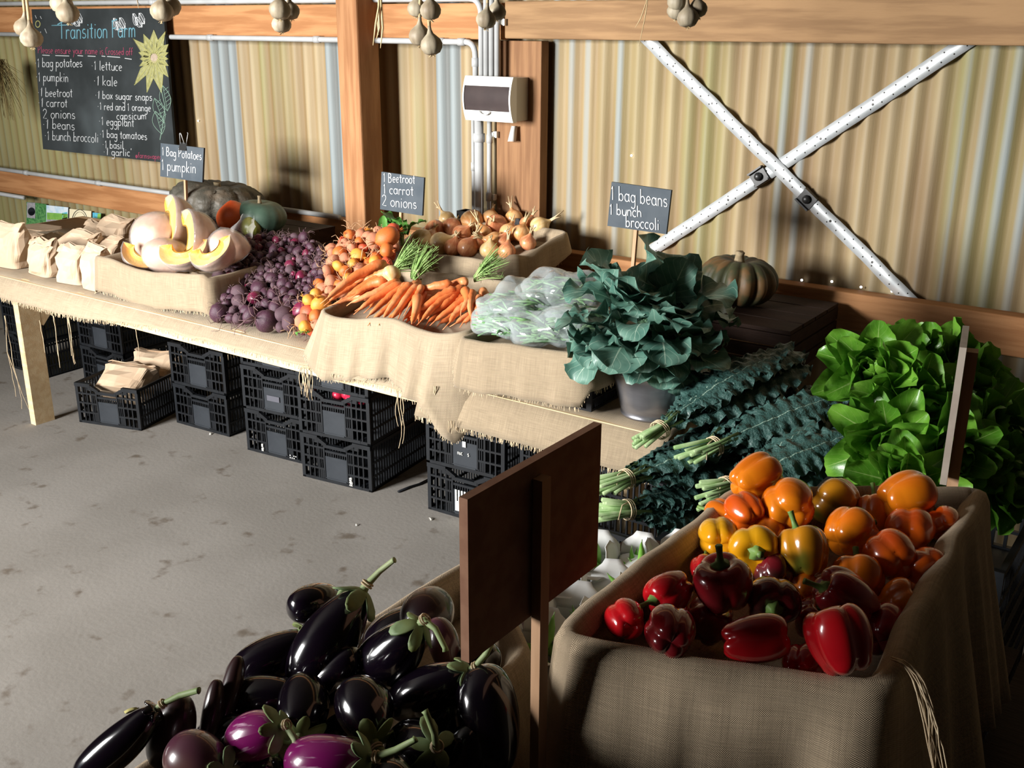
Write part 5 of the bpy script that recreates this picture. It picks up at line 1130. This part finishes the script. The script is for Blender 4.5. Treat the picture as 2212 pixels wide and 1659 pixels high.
for k, (a, b, r, lb) in enumerate((((1062, 668), (985, 698), .0145, 'loose carrot lying along the rim at the far right of the carrot box'), ((948, 640), (930, 668), .013, 'loose carrot between the two fanned bunches'), ((800, 640), (728, 655), .013, 'pale loose carrot low at the left of the carrot box'))):
    t = thing('carrot', cplane(*a, .0), lb, 'carrot'); carrot_mesh(cplane(*a, .006), cplane(*b, .006), r, 900+k).build('root', M['carrot'], t); MB().tube([cplane(*a, .008), cplane(*a, .010)+V((.012, .004, .008))], .003, 5).build('stalk', M['feather'], t)
# ------------------------------------------------------------------ onions
M['onion'] = stripe_mat('onion_skin', (.60, .27, .09), (.72, .42, .19), 14, .46, .32, .25); M['onion2'] = stripe_mat('onion_red_skin', (.52, .18, .08), (.66, .30, .14), 14, .46, .34, .25); M['onion3'] = stripe_mat('onion_pale_skin', (.66, .44, .18), (.74, .55, .30), 12, .46, .34, .2)
M['dry'] = mat('dry_onion_top', (.66, .52, .32), (.52, .38, .20), 40, .85)
def onion(pos, r, ax, seed, m, label, neck=1., group='onions in the burlap lined crate'):
    rnd = random.Random(seed); t = thing('onion', pos, label, 'onion', group); Mx = frame(pos, ax, rnd.random()*6); q = MB(); P = []; UVs = []; n, mm = 20, 14; sq = rnd.uniform(.84, .98)
    for i in range(n+1):
        th = 2*math.pi*i/n; row = []; uvr = []
        for j in range(mm+1):
            a = math.pi*j/mm; rr_ = math.sin(a)**.95*r*(1+.02*math.sin(th*3+seed)); z = -math.cos(a)*r*sq
            if a > 2.5: z += (a-2.5)**2*r*1.0; rr_ = max(rr_, r*.13)
            row.append(Mx @ V((rr_*math.cos(th), rr_*math.sin(th), z))); uvr.append((i/n, j/mm))
        P.append(row); UVs.append(uvr)
    q.grid(P, uv=UVs); q.build('bulb', M[m], t)
    d = MB(); top = r*sq+.32*r; L_ = r*neck
    for k in range(4):
        g = k*1.6+seed; s = .18+.25*rnd.random(); d.tube([Mx @ V((.05*r*math.cos(g), .05*r*math.sin(g), top*.82)), Mx @ V((.10*r*math.cos(g), .10*r*math.sin(g), top+L_*.35)), Mx @ V((s*r*math.cos(g+.5), s*r*math.sin(g+.5), top+L_*rnd.uniform(.6, 1.1)))], [r*.12, r*.09, r*.05], 5)
    d.build('dry_top', M['dry'], t)
def op(u, v): return onplane(u, v, 3.30, .925, .36)
for i, (u, v, dia, a, m, nk, lb) in enumerate([
    (913, 526, 56, (-.4, -.8, .6), 'onion3', .4, 'large shiny onion at the front left corner of the onion crate'), (952, 531, 52, (.7, .35, .3), 'onion3', .8, 'onion second along the front rim, its neck pointing right'), (978, 540, 40, (.3, .9, .2), 'onion2', .7, 'small onion in the front row with an upright papery neck'),
    (1010, 541, 46, (.5, .8, .2), 'onion2', 1.2, 'pinkish onion in the front row with a long dry top'), (1057, 546, 44, (.1, 1, .4), 'onion3', .4, 'pale round onion near the right end of the front row'), (1095, 548, 40, (.1, 1, .1), 'onion2', 1.4, 'reddish onion at the right end of the front row'),
    (940, 503, 48, (-.1, .3, -.5), 'onion2', .4, 'dull onion behind the front left one'), (977, 497, 46, (.2, .4, -.4), 'onion2', .6, 'onion in the second row under a tangle of dry tops'), (1020, 484, 54, (.1, -.4, .8), 'onion', .6, 'large bright onion on top at the middle back of the crate'),
    (1073, 493, 52, (-.2, .2, .9), 'onion2', .5, 'red-brown onion on top right of the middle'), (997, 512, 44, (.5, .5, .3), 'onion2', .7, 'onion in the middle of the crate beneath the dry tops'), (1045, 510, 40, (-.3, .7, .2), 'onion', 1.5, 'onion in the middle with big straggling dry top'),
    (1068, 529, 48, (-.9, .3, .3), 'onion', 1.3, 'onion lying on its side, pale neck to the left'), (1100, 508, 46, (.2, .7, -.2), 'onion', .6, 'onion right of the red-brown one'), (1125, 510, 44, (.3, .9, -.1), 'onion', 1.3, 'onion with an upright dry top near the right side'),
    (1165, 495, 44, (.9, .5, .1), 'onion3', 1.6, 'onion at the right back corner, dry top poking over the rim'), (1140, 530, 38, (.2, .7, .3), 'onion2', 1., 'small onion beside the raised burlap corner'), (930, 520, 40, (.2, .5, 0), 'onion', .5, 'onion wedged behind the first two of the front row'),
    (1110, 478, 42, (-.2, .9, -.3), 'onion', 1.3, 'onion at the back rim with a spiky dry top'), (965, 478, 36, (-.5, .8, -.2), 'onion3', 1.4, 'onion at the back left with a greenish withered top'), (1085, 528, 38, (.3, .6, .3), 'onion2', .8, 'onion half hidden behind the reddish front one'),
    (1032, 528, 40, (0, .8, .3), 'onion2', .9, 'onion in the gap of the front row'), (1060, 475, 38, (.2, .9, -.3), 'onion', .8, 'onion by the back rim left of the spiky one'), (1140, 490, 38, (.4, .8, -.2), 'onion2', 1.3, 'onion at the back beside the corner one')]):
    p = op(u, v); r = dia*(p-EYE).dot(FW)/F_PX/2*.98; onion(p+V((0, 0, .01)), r, cax(*a), i*7+3, m, lb, nk)
p = cplane(845, 592, .055); onion(p, .034, cax(.1, -.5, .3), 91, 'onion3', 'lone brown onion resting on the carrots', .3, None)
# ------------------------------------------------------------------ capsicums
def pep_mat(name, c1, c2, c3=None, t3=(.62, .72)): return mat(name, c1, c2, 9, .22, .04, 30, 1.0, c3=c3, s3=8, t3=t3, croughness=.12, spec=.5)
M['p_o'] = pep_mat('capsicum_orange', (.82, .165, .006), (.84, .235, .008)); M['p_r'] = pep_mat('capsicum_red_orange', (.76, .085, .008), (.79, .13, .008)); M['p_y'] = pep_mat('capsicum_yellow', (.84, .42, .008), (.84, .36, .008)); M['p_g'] = pep_mat('capsicum_turning', (.72, .28, .01), (.62, .26, .012), (.10, .12, .015), (.55, .68))
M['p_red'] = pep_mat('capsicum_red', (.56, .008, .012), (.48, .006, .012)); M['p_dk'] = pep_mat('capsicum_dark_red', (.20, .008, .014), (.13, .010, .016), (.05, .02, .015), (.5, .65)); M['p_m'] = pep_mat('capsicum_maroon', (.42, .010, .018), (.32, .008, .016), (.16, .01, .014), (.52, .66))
M['p_stem'] = mat('capsicum_stem', (.12, .26, .05), (.20, .34, .08), 30, .5)
def capsicum(u, v, w_, l_, z, ax, m, seed, label, stem=True):
    rnd = random.Random(seed); p = onz(u, v, z); d = (p-EYE).dot(FW); rad = w_*d/F_PX/2; Ln = l_*d/F_PX; t = thing('capsicum', p, label, 'capsicum', None); Mx = frame(p, ax, rnd.random()*6)
    lob = rnd.choice((3, 4, 4)); ph = rnd.random()*6; tw = rnd.uniform(-.4, .4); q = MB(); n, mm = 40, 26; P = []; bend_ = rnd.uniform(-.12, .12)
    for i in range(n):
        th = 2*math.pi*i/n; row = []
        for j in range(mm+1):
            s = j/mm; a = math.pi*s; lb_ = abs(math.cos(lob*(th+tw*s)/2+ph)); groove = 1-.17*(1-lb_)**2.2*(.55+.45*math.sin(a))
            rr_ = math.sin(a)**.62*rad*lerp(.80, 1.06, smooth(0, .75, s))*groove; z_ = -math.cos(a)*Ln/2
            top = math.exp(-(rr_/(rad*.42))**2)
            if s > .5: z_ -= top*Ln*.17; z_ += (lb_-.5)*.05*Ln*math.sin(a)
            else: z_ += top*Ln*.10-(lb_-.5)*.09*Ln*math.sin(a)**.5*(1 if s < .3 else 0)
            row.append(Mx @ V((rr_*math.cos(th)+bend_*Ln*(z_/Ln)**2, rr_*math.sin(th), z_)))
        P.append(row)
    q.grid(P, closeu=True); q.build('flesh', M[m], t)
    if stem:
        st = MB(); z0 = Ln*.5-Ln*.15; st.lathe([(rad*.36, z0-.002), (rad*.30, z0+.006), (rad*.13, z0+.010), (rad*.10, z0+.020), (rad*.12, z0+.032), (rad*.13, z0+.034)], Mx @ Matrix.Rotation(rnd.uniform(-.25, .25), 4, 'X'), 12, lambda g, tt: 1+(.25*math.cos(g*5) if tt < .3 else .05*math.cos(g*5))); st.build('stem', M['p_stem'], t)
PEP = [
 (1632, 1033, 96, 118, 1.135, (.75, .35, -.3), 'p_o', 'long orange capsicum leaning on the burlap at the far left corner'),
 (1704, 1092, 112, 108, 1.125, (.2, .3, -1), 'p_o', 'glossy orange capsicum bulging forward near the far edge'),
 (1612, 1108, 84, 96, 1.11, (-.4, .4, -1), 'p_r', 'shiny red-orange capsicum below the long orange one'),
 (1560, 1112, 66, 76, 1.09, (-.6, .2, -.8), 'p_o', 'orange capsicum tucked against the left burlap rim'),
 (1553, 1163, 88, 92, 1.10, (.1, .2, -1), 'p_y', 'plain yellow capsicum at the left of the crate'),
 (1630, 1187, 112, 92, 1.11, (-.15, -.22, 1), 'p_y', 'yellow capsicum with its green stem facing the viewer'),
 (1660, 1150, 70, 80, 1.09, (.3, .5, -1), 'p_o', 'orange capsicum peeping between the yellow and the glossy orange one'),
 (1736, 1192, 106, 118, 1.115, (-.15, 1, -.3), 'p_g', 'orange capsicum with a dark green blotch standing upright'),
 (1836, 1152, 112, 100, 1.105, (.9, .5, -.5), 'p_o', 'ribbed orange capsicum in the middle of the crate'),
 (1808, 1088, 110, 92, 1.09, (-.6, .5, -.6), 'p_g', 'dull orange capsicum with a greenish patch near the far rim'),
 (1892, 1112, 80, 90, 1.085, (.2, .9, -.4), 'p_o', 'shaded orange capsicum behind the ribbed one'),
 (1958, 1072, 106, 122, 1.125, (1, .25, -.2), 'p_o', 'orange capsicum lit on one side at the far right, nearest the sign stake'),
 (1966, 1148, 102, 96, 1.10, (.4, .3, -1), 'p_r', 'red-orange capsicum below the half-lit one'),
 (2042, 1135, 76, 92, 1.10, (.3, .2, -1), 'p_r', 'red-orange capsicum against the right burlap rim'),
 (1925, 1202, 108, 104, 1.105, (-.3, .4, -1), 'p_r', 'knobbly red-orange capsicum right of the middle'),
 (1998, 1228, 96, 92, 1.09, (.15, -.2, 1), 'p_r', 'dark orange capsicum showing its green stem hollow'),
 (1853, 1252, 112, 92, 1.085, (.2, .6, -.6), 'p_o', 'orange capsicum just behind the topmost red ones'),
 (1948, 1300, 96, 90, 1.075, (.5, .4, .3), 'p_o', 'dusky orange capsicum low at the right side'),
 (1735, 1272, 70, 72, 1.07, (.1, .5, -.6), 'p_o', 'orange capsicum sunk between the dark red ones'),
 (1352, 1340, 86, 88, 1.085, (-.2, .2, -1), 'p_red', 'round red capsicum at the near left corner'),
 (1446, 1280, 92, 108, 1.10, (-.75, -.4, .5), 'p_red', 'red capsicum with its stem at the lower left'),
 (1562, 1262, 124, 124, 1.115, (-.2, .85, .35), 'p_m', 'large dark red capsicum with an upright stem'),
 (1448, 1366, 108, 118, 1.105, (.1, .25, -1), 'p_m', 'oval red capsicum with a dull patch near the front rim'),
 (1632, 1380, 104, 156, 1.11, (.95, .15, .1), 'p_red', 'pointed red capsicum lying across the front, tip to the left'),
 (1814, 1382, 136, 158, 1.13, (-.25, .95, -.25), 'p_red', 'biggest bright red capsicum at the front right'),
 (1668, 1298, 116, 100, 1.09, (-.05, -.3, 1), 'p_dk', 'nearly black-red capsicum showing a wide green stem'),
 (1830, 1290, 108, 146, 1.105, (-.85, .5, .15), 'p_m', 'red capsicum with a curved stem behind the biggest one'),
 (1517, 1228, 52, 64, 1.085, (.3, .4, -1), 'p_red', 'small red capsicum peeping out below the yellow one'),
 (1672, 1240, 86, 80, 1.085, (.2, .5, -.6), 'p_dk', 'dark ripening capsicum below the yellow stem'),
 (1735, 1440, 90, 90, 1.06, (.3, .3, -.6), 'p_red', 'red capsicum mostly hidden under the biggest one'),
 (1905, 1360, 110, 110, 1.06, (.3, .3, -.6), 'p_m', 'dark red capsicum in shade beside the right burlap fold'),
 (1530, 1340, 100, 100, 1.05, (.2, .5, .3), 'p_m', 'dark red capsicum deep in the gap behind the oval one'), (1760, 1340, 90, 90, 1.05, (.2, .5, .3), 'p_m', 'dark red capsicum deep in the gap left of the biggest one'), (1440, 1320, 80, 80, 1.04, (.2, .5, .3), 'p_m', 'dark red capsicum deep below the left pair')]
for i, (u, v, w_, l_, z, a, m, lb) in enumerate(PEP): capsicum(u, v, w_*1.04, l_, z, cax(*a), m, 1000+i, lb, not lb.startswith(('biggest', 'pointed', 'long orange', 'orange capsicum lit')))
# ------------------------------------------------------------------ eggplants
M['egg'] = mat('eggplant_black', (.0035, .002, .0045), (.005, .0025, .0065), 8, .16, 0, 30, 1.0, croughness=.06); M['egg_b'] = mat('eggplant_brown', (.030, .010, .010), (.022, .008, .010), 8, .35, 0, 30, .4); M['egg_p'] = mat('eggplant_purple', (.085, .02, .05), (.12, .05, .045), 6, .3, 0, 30, .8)
M['egg_s'] = stripe_mat('eggplant_streaked', (.20, .008, .11), (.62, .38, .52), 26, .585, .25, .8); M['calyx'] = mat('eggplant_calyx', (.15, .23, .10), (.24, .33, .16), 25, .6, c3=(.16, .20, .06), s3=15); M['egg_stem'] = mat('eggplant_stem', (.22, .30, .12), (.32, .38, .19), 30, .6)
def eggplant(u, v, z, w_, l_, ax, m, seed, label, calyx=True, stem=None, neck=.62, cal='calyx'):
    rnd = random.Random(seed); p = onz(u, v, z); d = (p-EYE).dot(FW); r = w_*d/F_PX/2; Ln = l_*d/F_PX; t = thing('eggplant', p, label, 'eggplant'); Mx = frame(p, ax, rnd.random()*6); n, mm = 32, 24; P = []; UVs = []; bn_ = rnd.uniform(-.08, .08)
    def S(s): a = math.pi*s; return math.sin(a)**.72*r*lerp(1.0, neck, smooth(.35, 1, s)), -math.cos(a)*Ln/2
    for i in range(n+1):
        th = 2*math.pi*i/n; row = []; uvr = []
        for j in range(mm+1): rr_, z_ = S(j/mm); row.append(Mx @ V((rr_*math.cos(th)+bn_*z_*z_/Ln*4, rr_*math.sin(th), z_))); uvr.append((i/n, j/mm))
        P.append(row); UVs.append(uvr)
    MB().grid(P, uv=UVs).build('flesh', M[m], t)
    if calyx:
        c = MB(); nl = 5; rows = []; K = 7; n2 = 40
        for i in range(n2):
            th = 2*math.pi*i/n2; lobe = abs(math.cos(nl*th/2))**.9; lo_ = lerp(.90, (.74 if int(seed) % 2 else .78)+.05*math.sin(th*2+seed) if cal == 'calyx' else .84, lobe); row = []
            for j in range(K+1):
                s = lerp(lo_, .995, j/K); rr_, z_ = S(s); flare = 1.05+((.30+.12*math.sin(th+seed))*lobe+.10*math.sin(th*7+seed))*(1-j/K)**2; row.append(Mx @ V((rr_*flare*math.cos(th)+bn_*z_*z_/Ln*4, rr_*flare*math.sin(th), z_+.004)))
            rows.append(row)
        c.grid(rows, closeu=True); c.build('calyx', M[cal if cal != 'calyx' else 'calyx'], t, solid=.002)
        ex = Mx @ V((bn_*Ln, 0, Ln/2)); axv = Vector(ax).normalized(); sd = cax(*(stem or (rnd.uniform(-1, 1), rnd.uniform(-.5, 1), .3))); sl = .046 if stem else .032
        st = MB(); st.tube([ex-axv*.008, ex+axv*.012, ex+axv*.022+sd*sl*.4, ex+axv*.02+sd*sl, ex+axv*.018+sd*(sl+.004)], [r*.22, r*.13, .0043, .0038, .0046], 9); st.build('stem', M['egg_stem'], t)
        tw = MB(); 
        for o in (.0, .004): tw.tube([ex+axv*(.012+o)+(Mx.to_3x3() @ V((math.cos(g), math.sin(g), 0)))*r*.19 for g in [i*math.pi/6 for i in range(13)]], .0014, 4, caps=False)
        tw.build('twine_tie', M['twine'], t)
EGG = [
 (682, 1303, 1.03, 88, 130, (.75, .05, -.75), 'egg', 'round glossy black eggplant end at the top of the pile', 0, None, .9, 'calyx'),
 (708, 1385, 1.035, 134, 250, (.50, .78, -.1), 'egg', 'long black eggplant pointing up right, topmost of the pile', 1, (.75, .65, .2), .72, 'calyx'),
 (580, 1425, 1.0, 104, 200, (.85, .5, -.1), 'egg', 'black eggplant lying at the left with its calyx to the right', 1, (.8, .4, .1), .7, 'calyx'),
 (850, 1412, 1.03, 128, 220, (.62, .62, .5), 'egg', 'black eggplant with a curved green stem beside the brown sign', 1, (.55, -.85, .3), .6, 'calyx'),
 (925, 1325, .985, 116, 150, (.3, .3, -1), 'egg_b', 'dark eggplant at the back by the burlap rim', 0, None, .8, 'calyx'),
 (960, 1395, .985, 70, 130, (.25, -.8, .4), 'egg_p', 'small purple eggplant glinting beside the sign edge', 1, (.2, -.8, .2), .7, 'calyx'),
 (925, 1492, 1.0, 112, 210, (.75, .45, .3), 'egg', 'dull black eggplant in the middle with a leafy calyx at the sign', 1, (.3, .6, .2), .7, 'calyx'),
 (715, 1470, .99, 110, 190, (.6, .5, .3), 'egg', 'black eggplant in shade under the long topmost one', 0, None, .8, 'calyx'),
 (1052, 1555, .985, 145, 235, (.15, -.95, .3), 'egg', 'very large black eggplant in shade below the brown sign', 0, None, .8, 'calyx'),
 (655, 1530, 1.0, 116, 150, (.1, -.5, .8), 'egg', 'black eggplant showing its pale calyx end in the centre of the pile', 1, (.4, -.5, .5), .8, 'calyx'),
 (497, 1500, 1.0, 46, 165, (-.15, -.95, .4), 'egg_b', 'slim brownish eggplant standing on end, right one of the pair', 1, (.1, -.7, .3), .9, 'calyx'),
 (458, 1545, .99, 46, 150, (-.1, -.95, .3), 'egg_b', 'slim brownish eggplant standing on end, left one of the pair', 1, (-.4, -.6, .3), .9, 'calyx'),
 (255, 1612, .995, 92, 235, (.72, .62, .1), 'egg', 'long glossy eggplant hanging over the near left corner', 1, (.8, .3, .2), .8, 'egg'),
 (372, 1580, .99, 100, 170, (.3, .9, .1), 'egg_b', 'dark wrinkled eggplant right of the long glossy one', 0, None, .8, 'calyx'),
 (425, 1645, 1.01, 128, 150, (.7, -.2, .4), 'egg_p', 'round purple-brown eggplant at the bottom edge', 1, (.7, -.3, .3), .85, 'calyx'),
 (555, 1588, 1.03, 110, 140, (.75, .35, .4), 'egg_s', 'bright magenta streaked eggplant in the front', 1, (.3, -.9, .3), .8, 'calyx'),
 (700, 1650, 1.03, 128, 190, (.85, .15, .3), 'egg_s', 'purple and white streaked eggplant at the bottom edge', 1, (.9, .5, .2), .8, 'calyx'),
 (790, 1535, 1.02, 128, 150, (.45, -.62, .75), 'egg', 'black eggplant turned with its olive calyx and long stem to the front', 1, (.85, -.35, .2), .8, 'calyx'),
 (575, 1510, .985, 110, 160, (.8, .1, .3), 'egg', 'black eggplant with two bright glints behind the magenta one', 0, None, .8, 'calyx'),
 (900, 1615, .985, 130, 190, (.4, .3, .8), 'egg', 'black eggplant in deep shade at the bottom right of the pile', 1, (-.3, .9, .2), .7, 'calyx'),
 (560, 1670, .97, 120, 150, (.3, .3, .8), 'egg', 'black eggplant at the bottom edge under the magenta one', 0, None, .7, 'calyx'), (850, 1690, .98, 130, 160, (.3, .3, .8), 'egg', 'black eggplant cut off by the bottom edge', 0, None, .7, 'calyx')]
EGG += [(u, v, .945, 120, 180, a, 'egg', 'black eggplant low in the pile, %s' % w, 0, None, .75, 'calyx') for u, v, a, w in (
    (640, 1450, (.8, .3, .2), 'below the left calyx'), (800, 1470, (.6, .5, .1), 'between the two long ones in the middle'), (960, 1560, (.3, .6, .2), 'left of the very large one'), (1010, 1460, (.5, .6, .1), 'under the sign'), (870, 1370, (.7, .4, -.2), 'behind the one with the curved stem'), (1000, 1640, (.2, .5, .3), 'at the bottom right'), (480, 1600, (.6, .5, .2), 'behind the purple-brown one'), (760, 1590, (.7, .4, .2), 'behind the long front stem'))]
for i, (u, v, z, w_, l_, a, m, lb, ca, st, nk, cl_) in enumerate(EGG): eggplant(u, v, z, w_, l_, cax(*a), m, 1200+i, lb, bool(ca), st, nk, cl_)
# ------------------------------------------------------------------ white cartons of sugar snap peas
M['card'] = mat('white_carton', (.80, .81, .80), rough=.6, spec=.3); M['pod'] = mat('sugar_snap_pod', (.16, .40, .05), (.24, .50, .09), 15, .4)
tr_ = thing('tray', (-.885, 1.62, BZ), 'black tray under the white cartons', 'tray'); MB().b2((-1.02, 1.40, BZ+.002), (-.65, 1.94, BZ+.010)).build('base', M['black_plastic'], tr_, flat=True)
def carton(c, rot, label, seed):
    t = thing('carton', c, label, 'carton', 'white cartons of sugar snap peas'); Mx = Matrix.Translation(c) @ Matrix.Rotation(rot, 4, 'Z'); b, a, h = .030, .041, .125; q = MB(); rnd = random.Random(seed)
    B = [V((-b, -b, 0)), V((b, -b, 0)), V((b, b, 0)), V((-b, b, 0))]; T = [V((-a, -a, h)), V((a, -a, h)), V((a, a, h)), V((-a, a, h))]
    q.add([Mx @ v for v in B+T], [(3, 2, 1, 0)]+[(i, (i+1) % 4, 4+(i+1) % 4, 4+i) for i in range(4)]); q.build('box', M['card'], t, flat=True, solid=.0012)
    for i in range(4):
        e0, e1 = T[i], T[(i+1) % 4]; o = V(((e0+e1).x, (e0+e1).y, 0)).normalized(); L_ = .046 if i % 2 == 0 else .040; n = 6; rows = []; tl = rnd.uniform(.10, .3) if i in (2, 3) else rnd.uniform(.9, 1.5)
        for k in range(n+1):
            s = k/n; sh = .5*smooth(.45, 1, s)*.62; up = V((0, 0, L_*s*(1 if tl < .5 else .45)))+o*(.010*s+tl*L_*s*s); rows.append([Mx @ (e0.lerp(e1, lerp(sh, 1-sh, x))+up) for x in (0, .33, .67, 1)])
        q = MB().grid(rows); q.build('flap', M['card'], t, solid=.0012)
    for k in range(5):
        g = rnd.random()*6; c0 = Mx @ V((rnd.uniform(-.018, .018), rnd.uniform(-.018, .018), .108+(.03 if k == 0 else 0)+rnd.uniform(0, .015))); d = V((math.cos(g)*.5, math.sin(g)*.5, rnd.uniform(.1, .9))).normalized()*.032; pd = thing('sugar_snap_pod', c0, 'green sugar snap pod inside a white carton', 'pea pod', 'sugar snap pods in the cartons')
        MB().tube([c0-d, c0-d*.5+V((.003, 0, 0)), c0+V((.005, 0, 0)), c0+d*.5+V((.003, 0, 0)), c0+d*.95, c0+d*1.15], [.002, .0065, .008, .0065, .003, .001], 8).build('pod', M['pod'], pd); MB().tube([c0+d*1.1, c0+d*1.3], [.0015, .001], 4).build('stalk', M['stem_pale'], pd)
for i, (u, v, z, rt_, lb) in enumerate([(1288, 1205, .865, .4, 'white carton at the back left, beside the right edge of the brown sign'), (1373, 1212, .865, .25, 'white carton at the back with two tall white flaps'), (1322, 1275, .868, .5, 'white carton with a green pod standing in it'), (1242, 1325, .868, .35, 'white carton with a wide bright flap beside the burlap rim'),
    (1462, 1210, .86, .3, 'white carton behind the left burlap rim'), (1405, 1290, .855, .4, 'white carton partly covered by the burlap'), (1165, 1390, .86, .3, 'shaded white carton behind the sign stake'), (1230, 1250, .86, .4, 'white carton hidden behind the brown sign'), (1330, 1365, .84, .3, 'white carton below the burlap rim')]):
    p = onz(u, v, z); carton(V((p.x, p.y, BZ+.012)), rt_, lb, 60+i)
# ------------------------------------------------------------------ garlic hung from the purlin
M['garlic'] = mat('garlic_skin', (.36, .31, .22), (.22, .17, .11), 22, .6, .2, 60, stretch=(1, 1, .4)); M['straw'] = mat('dry_stalk', (.56, .43, .24), (.42, .31, .16), 30, .85)
GY = 2.28
def garlic(bulbs, label):
    ps = [ony(u, v, GY+dy) for u, v, dy, r in bulbs]; top = V((sum(p.x for p in ps)/len(ps), GY, 2.42)); t = thing('garlic_bunch', top, label, 'garlic', 'garlic bunches hung under the roof')
    for k, (p, (u, v, dy, r)) in enumerate(zip(ps, bulbs)):
        ax = (V((top.x, top.y, p.z+.35))-p).normalized(); ax = (ax+V((.12*math.sin(k*2.1), .1*math.cos(k*3), 0))).normalized(); Mx = frame(p, ax, k*1.3); prof = [(.15, -.78), (.3, -.84), (.7, -.68), (.95, -.3), (1, .05), (.86, .42), (.55, .72), (.30, .95), (.18, 1.25), (.14, 1.6)]
        MB().lathe([(a*r, h*r) for a, h in prof], Mx, 24, lambda g, tt: 1+.07*math.cos(g*8)*(1-tt)).build('bulb', M['garlic'], t)
        rt = MB(); rnd = random.Random(k+int(u))
        for m_ in range(9): rt.tube([Mx @ V((0, 0, -.8*r)), Mx @ V((rnd.uniform(-.3, .3)*r, rnd.uniform(-.3, .3)*r, -r*rnd.uniform(.95, 1.1)))], .0008, 3, caps=False)
        e = Mx @ V((0, 0, 1.5*r)); rt.tube([e, e.lerp(top, .3)+V((.006*math.sin(k), 0, 0)), top+V((.01*math.sin(k*2), .008*math.cos(k), 0))], [r*.15, r*.12, r*.10], 6); rt.build('stem', M['straw'], t)
garlic([(52, 60, 0, .036), (68, 82, -.04, .038)], 'pair of garlic bulbs hanging at the upper left corner of the blackboard')
garlic([(133, 8, .02, .038), (146, 28, -.03, .038)], 'garlic pair hanging over the left part of the blackboard')
garlic([(350, 24, -.02, .036), (368, 14, .03, .034)], 'garlic pair hanging at the right corner of the blackboard')
garlic([(605, 21, -.03, .032), (627, 24, .04, .028), (608, 52, 0, .028)], 'three garlic bulbs hanging left of the timber post')
garlic([(901, 18, .03, .026), (930, 22, -.03, .028), (907, 77, .02, .030), (932, 97, -.02, .030)], 'four garlic bulbs in two tiers hanging right of the timber post')
garlic([(1050, 42, -.03, .025), (1073, 25, .02, .024)], 'garlic pair hanging in front of the upright conduits')
garlic([(1463, 4, .02, .022), (1462, 23, .03, .022), (1486, 38, -.03, .024), (1507, 19, 0, .022)], 'cluster of four garlic bulbs hanging furthest right')
def stalks(u, tops, label, r=.003):
    top = ony(u, -90, GY); top.z = 2.42; t = thing('dried_stalks', top, label, 'dried stalks'); q = MB()
    for k, pts in enumerate(tops): q.tube([top+V((.006*k, .004*k, 0))]+[ony(a, b, GY+.01*k) for a, b in pts], [r]*len(pts)+[r*.4], 5)
    q.build('stalk', M['straw'], t)
stalks(820, [((819, 10), (812, 50), (806, 98)), ((824, 15), (827, 60), (822, 104)), ((818, 20), (820, 60), (813, 85)), ((821, 5), (815, 40), (818, 75))], 'few dried stalks dangling beside the timber post')
stalks(1400, [((1398, 10), (1392, 45), (1380, 100)), ((1396, 5), (1384, 40), (1372, 60))], 'thin dry straw hanging at the top of the long brace strap', .0012)
t = thing('dried_bunch', ony(-6, 130, 3.55), 'brown dried herb bunch hanging at the left edge of the picture', 'dried herbs'); q = MB(); rnd = random.Random(77)
for k in range(150):
    a = ony(-10, 128, 3.55)+V((rnd.gauss(0, .02), rnd.gauss(0, .02), 0)); b = a+V((rnd.gauss(.0, .055), rnd.gauss(0, .05), -rnd.uniform(.05, .36))); q.tube([a, a.lerp(b, .5)+V((rnd.gauss(0, .015), 0, 0)), b], [.0016, .0014, .0008], 3, caps=False)
q.tube([ony(-10, 128, 3.55), ony(-10, 60, GF-.004)], .002, 4); q.build('twigs', mat('dried_herb', (.10, .065, .02), (.17, .12, .035), 40, .9), t)
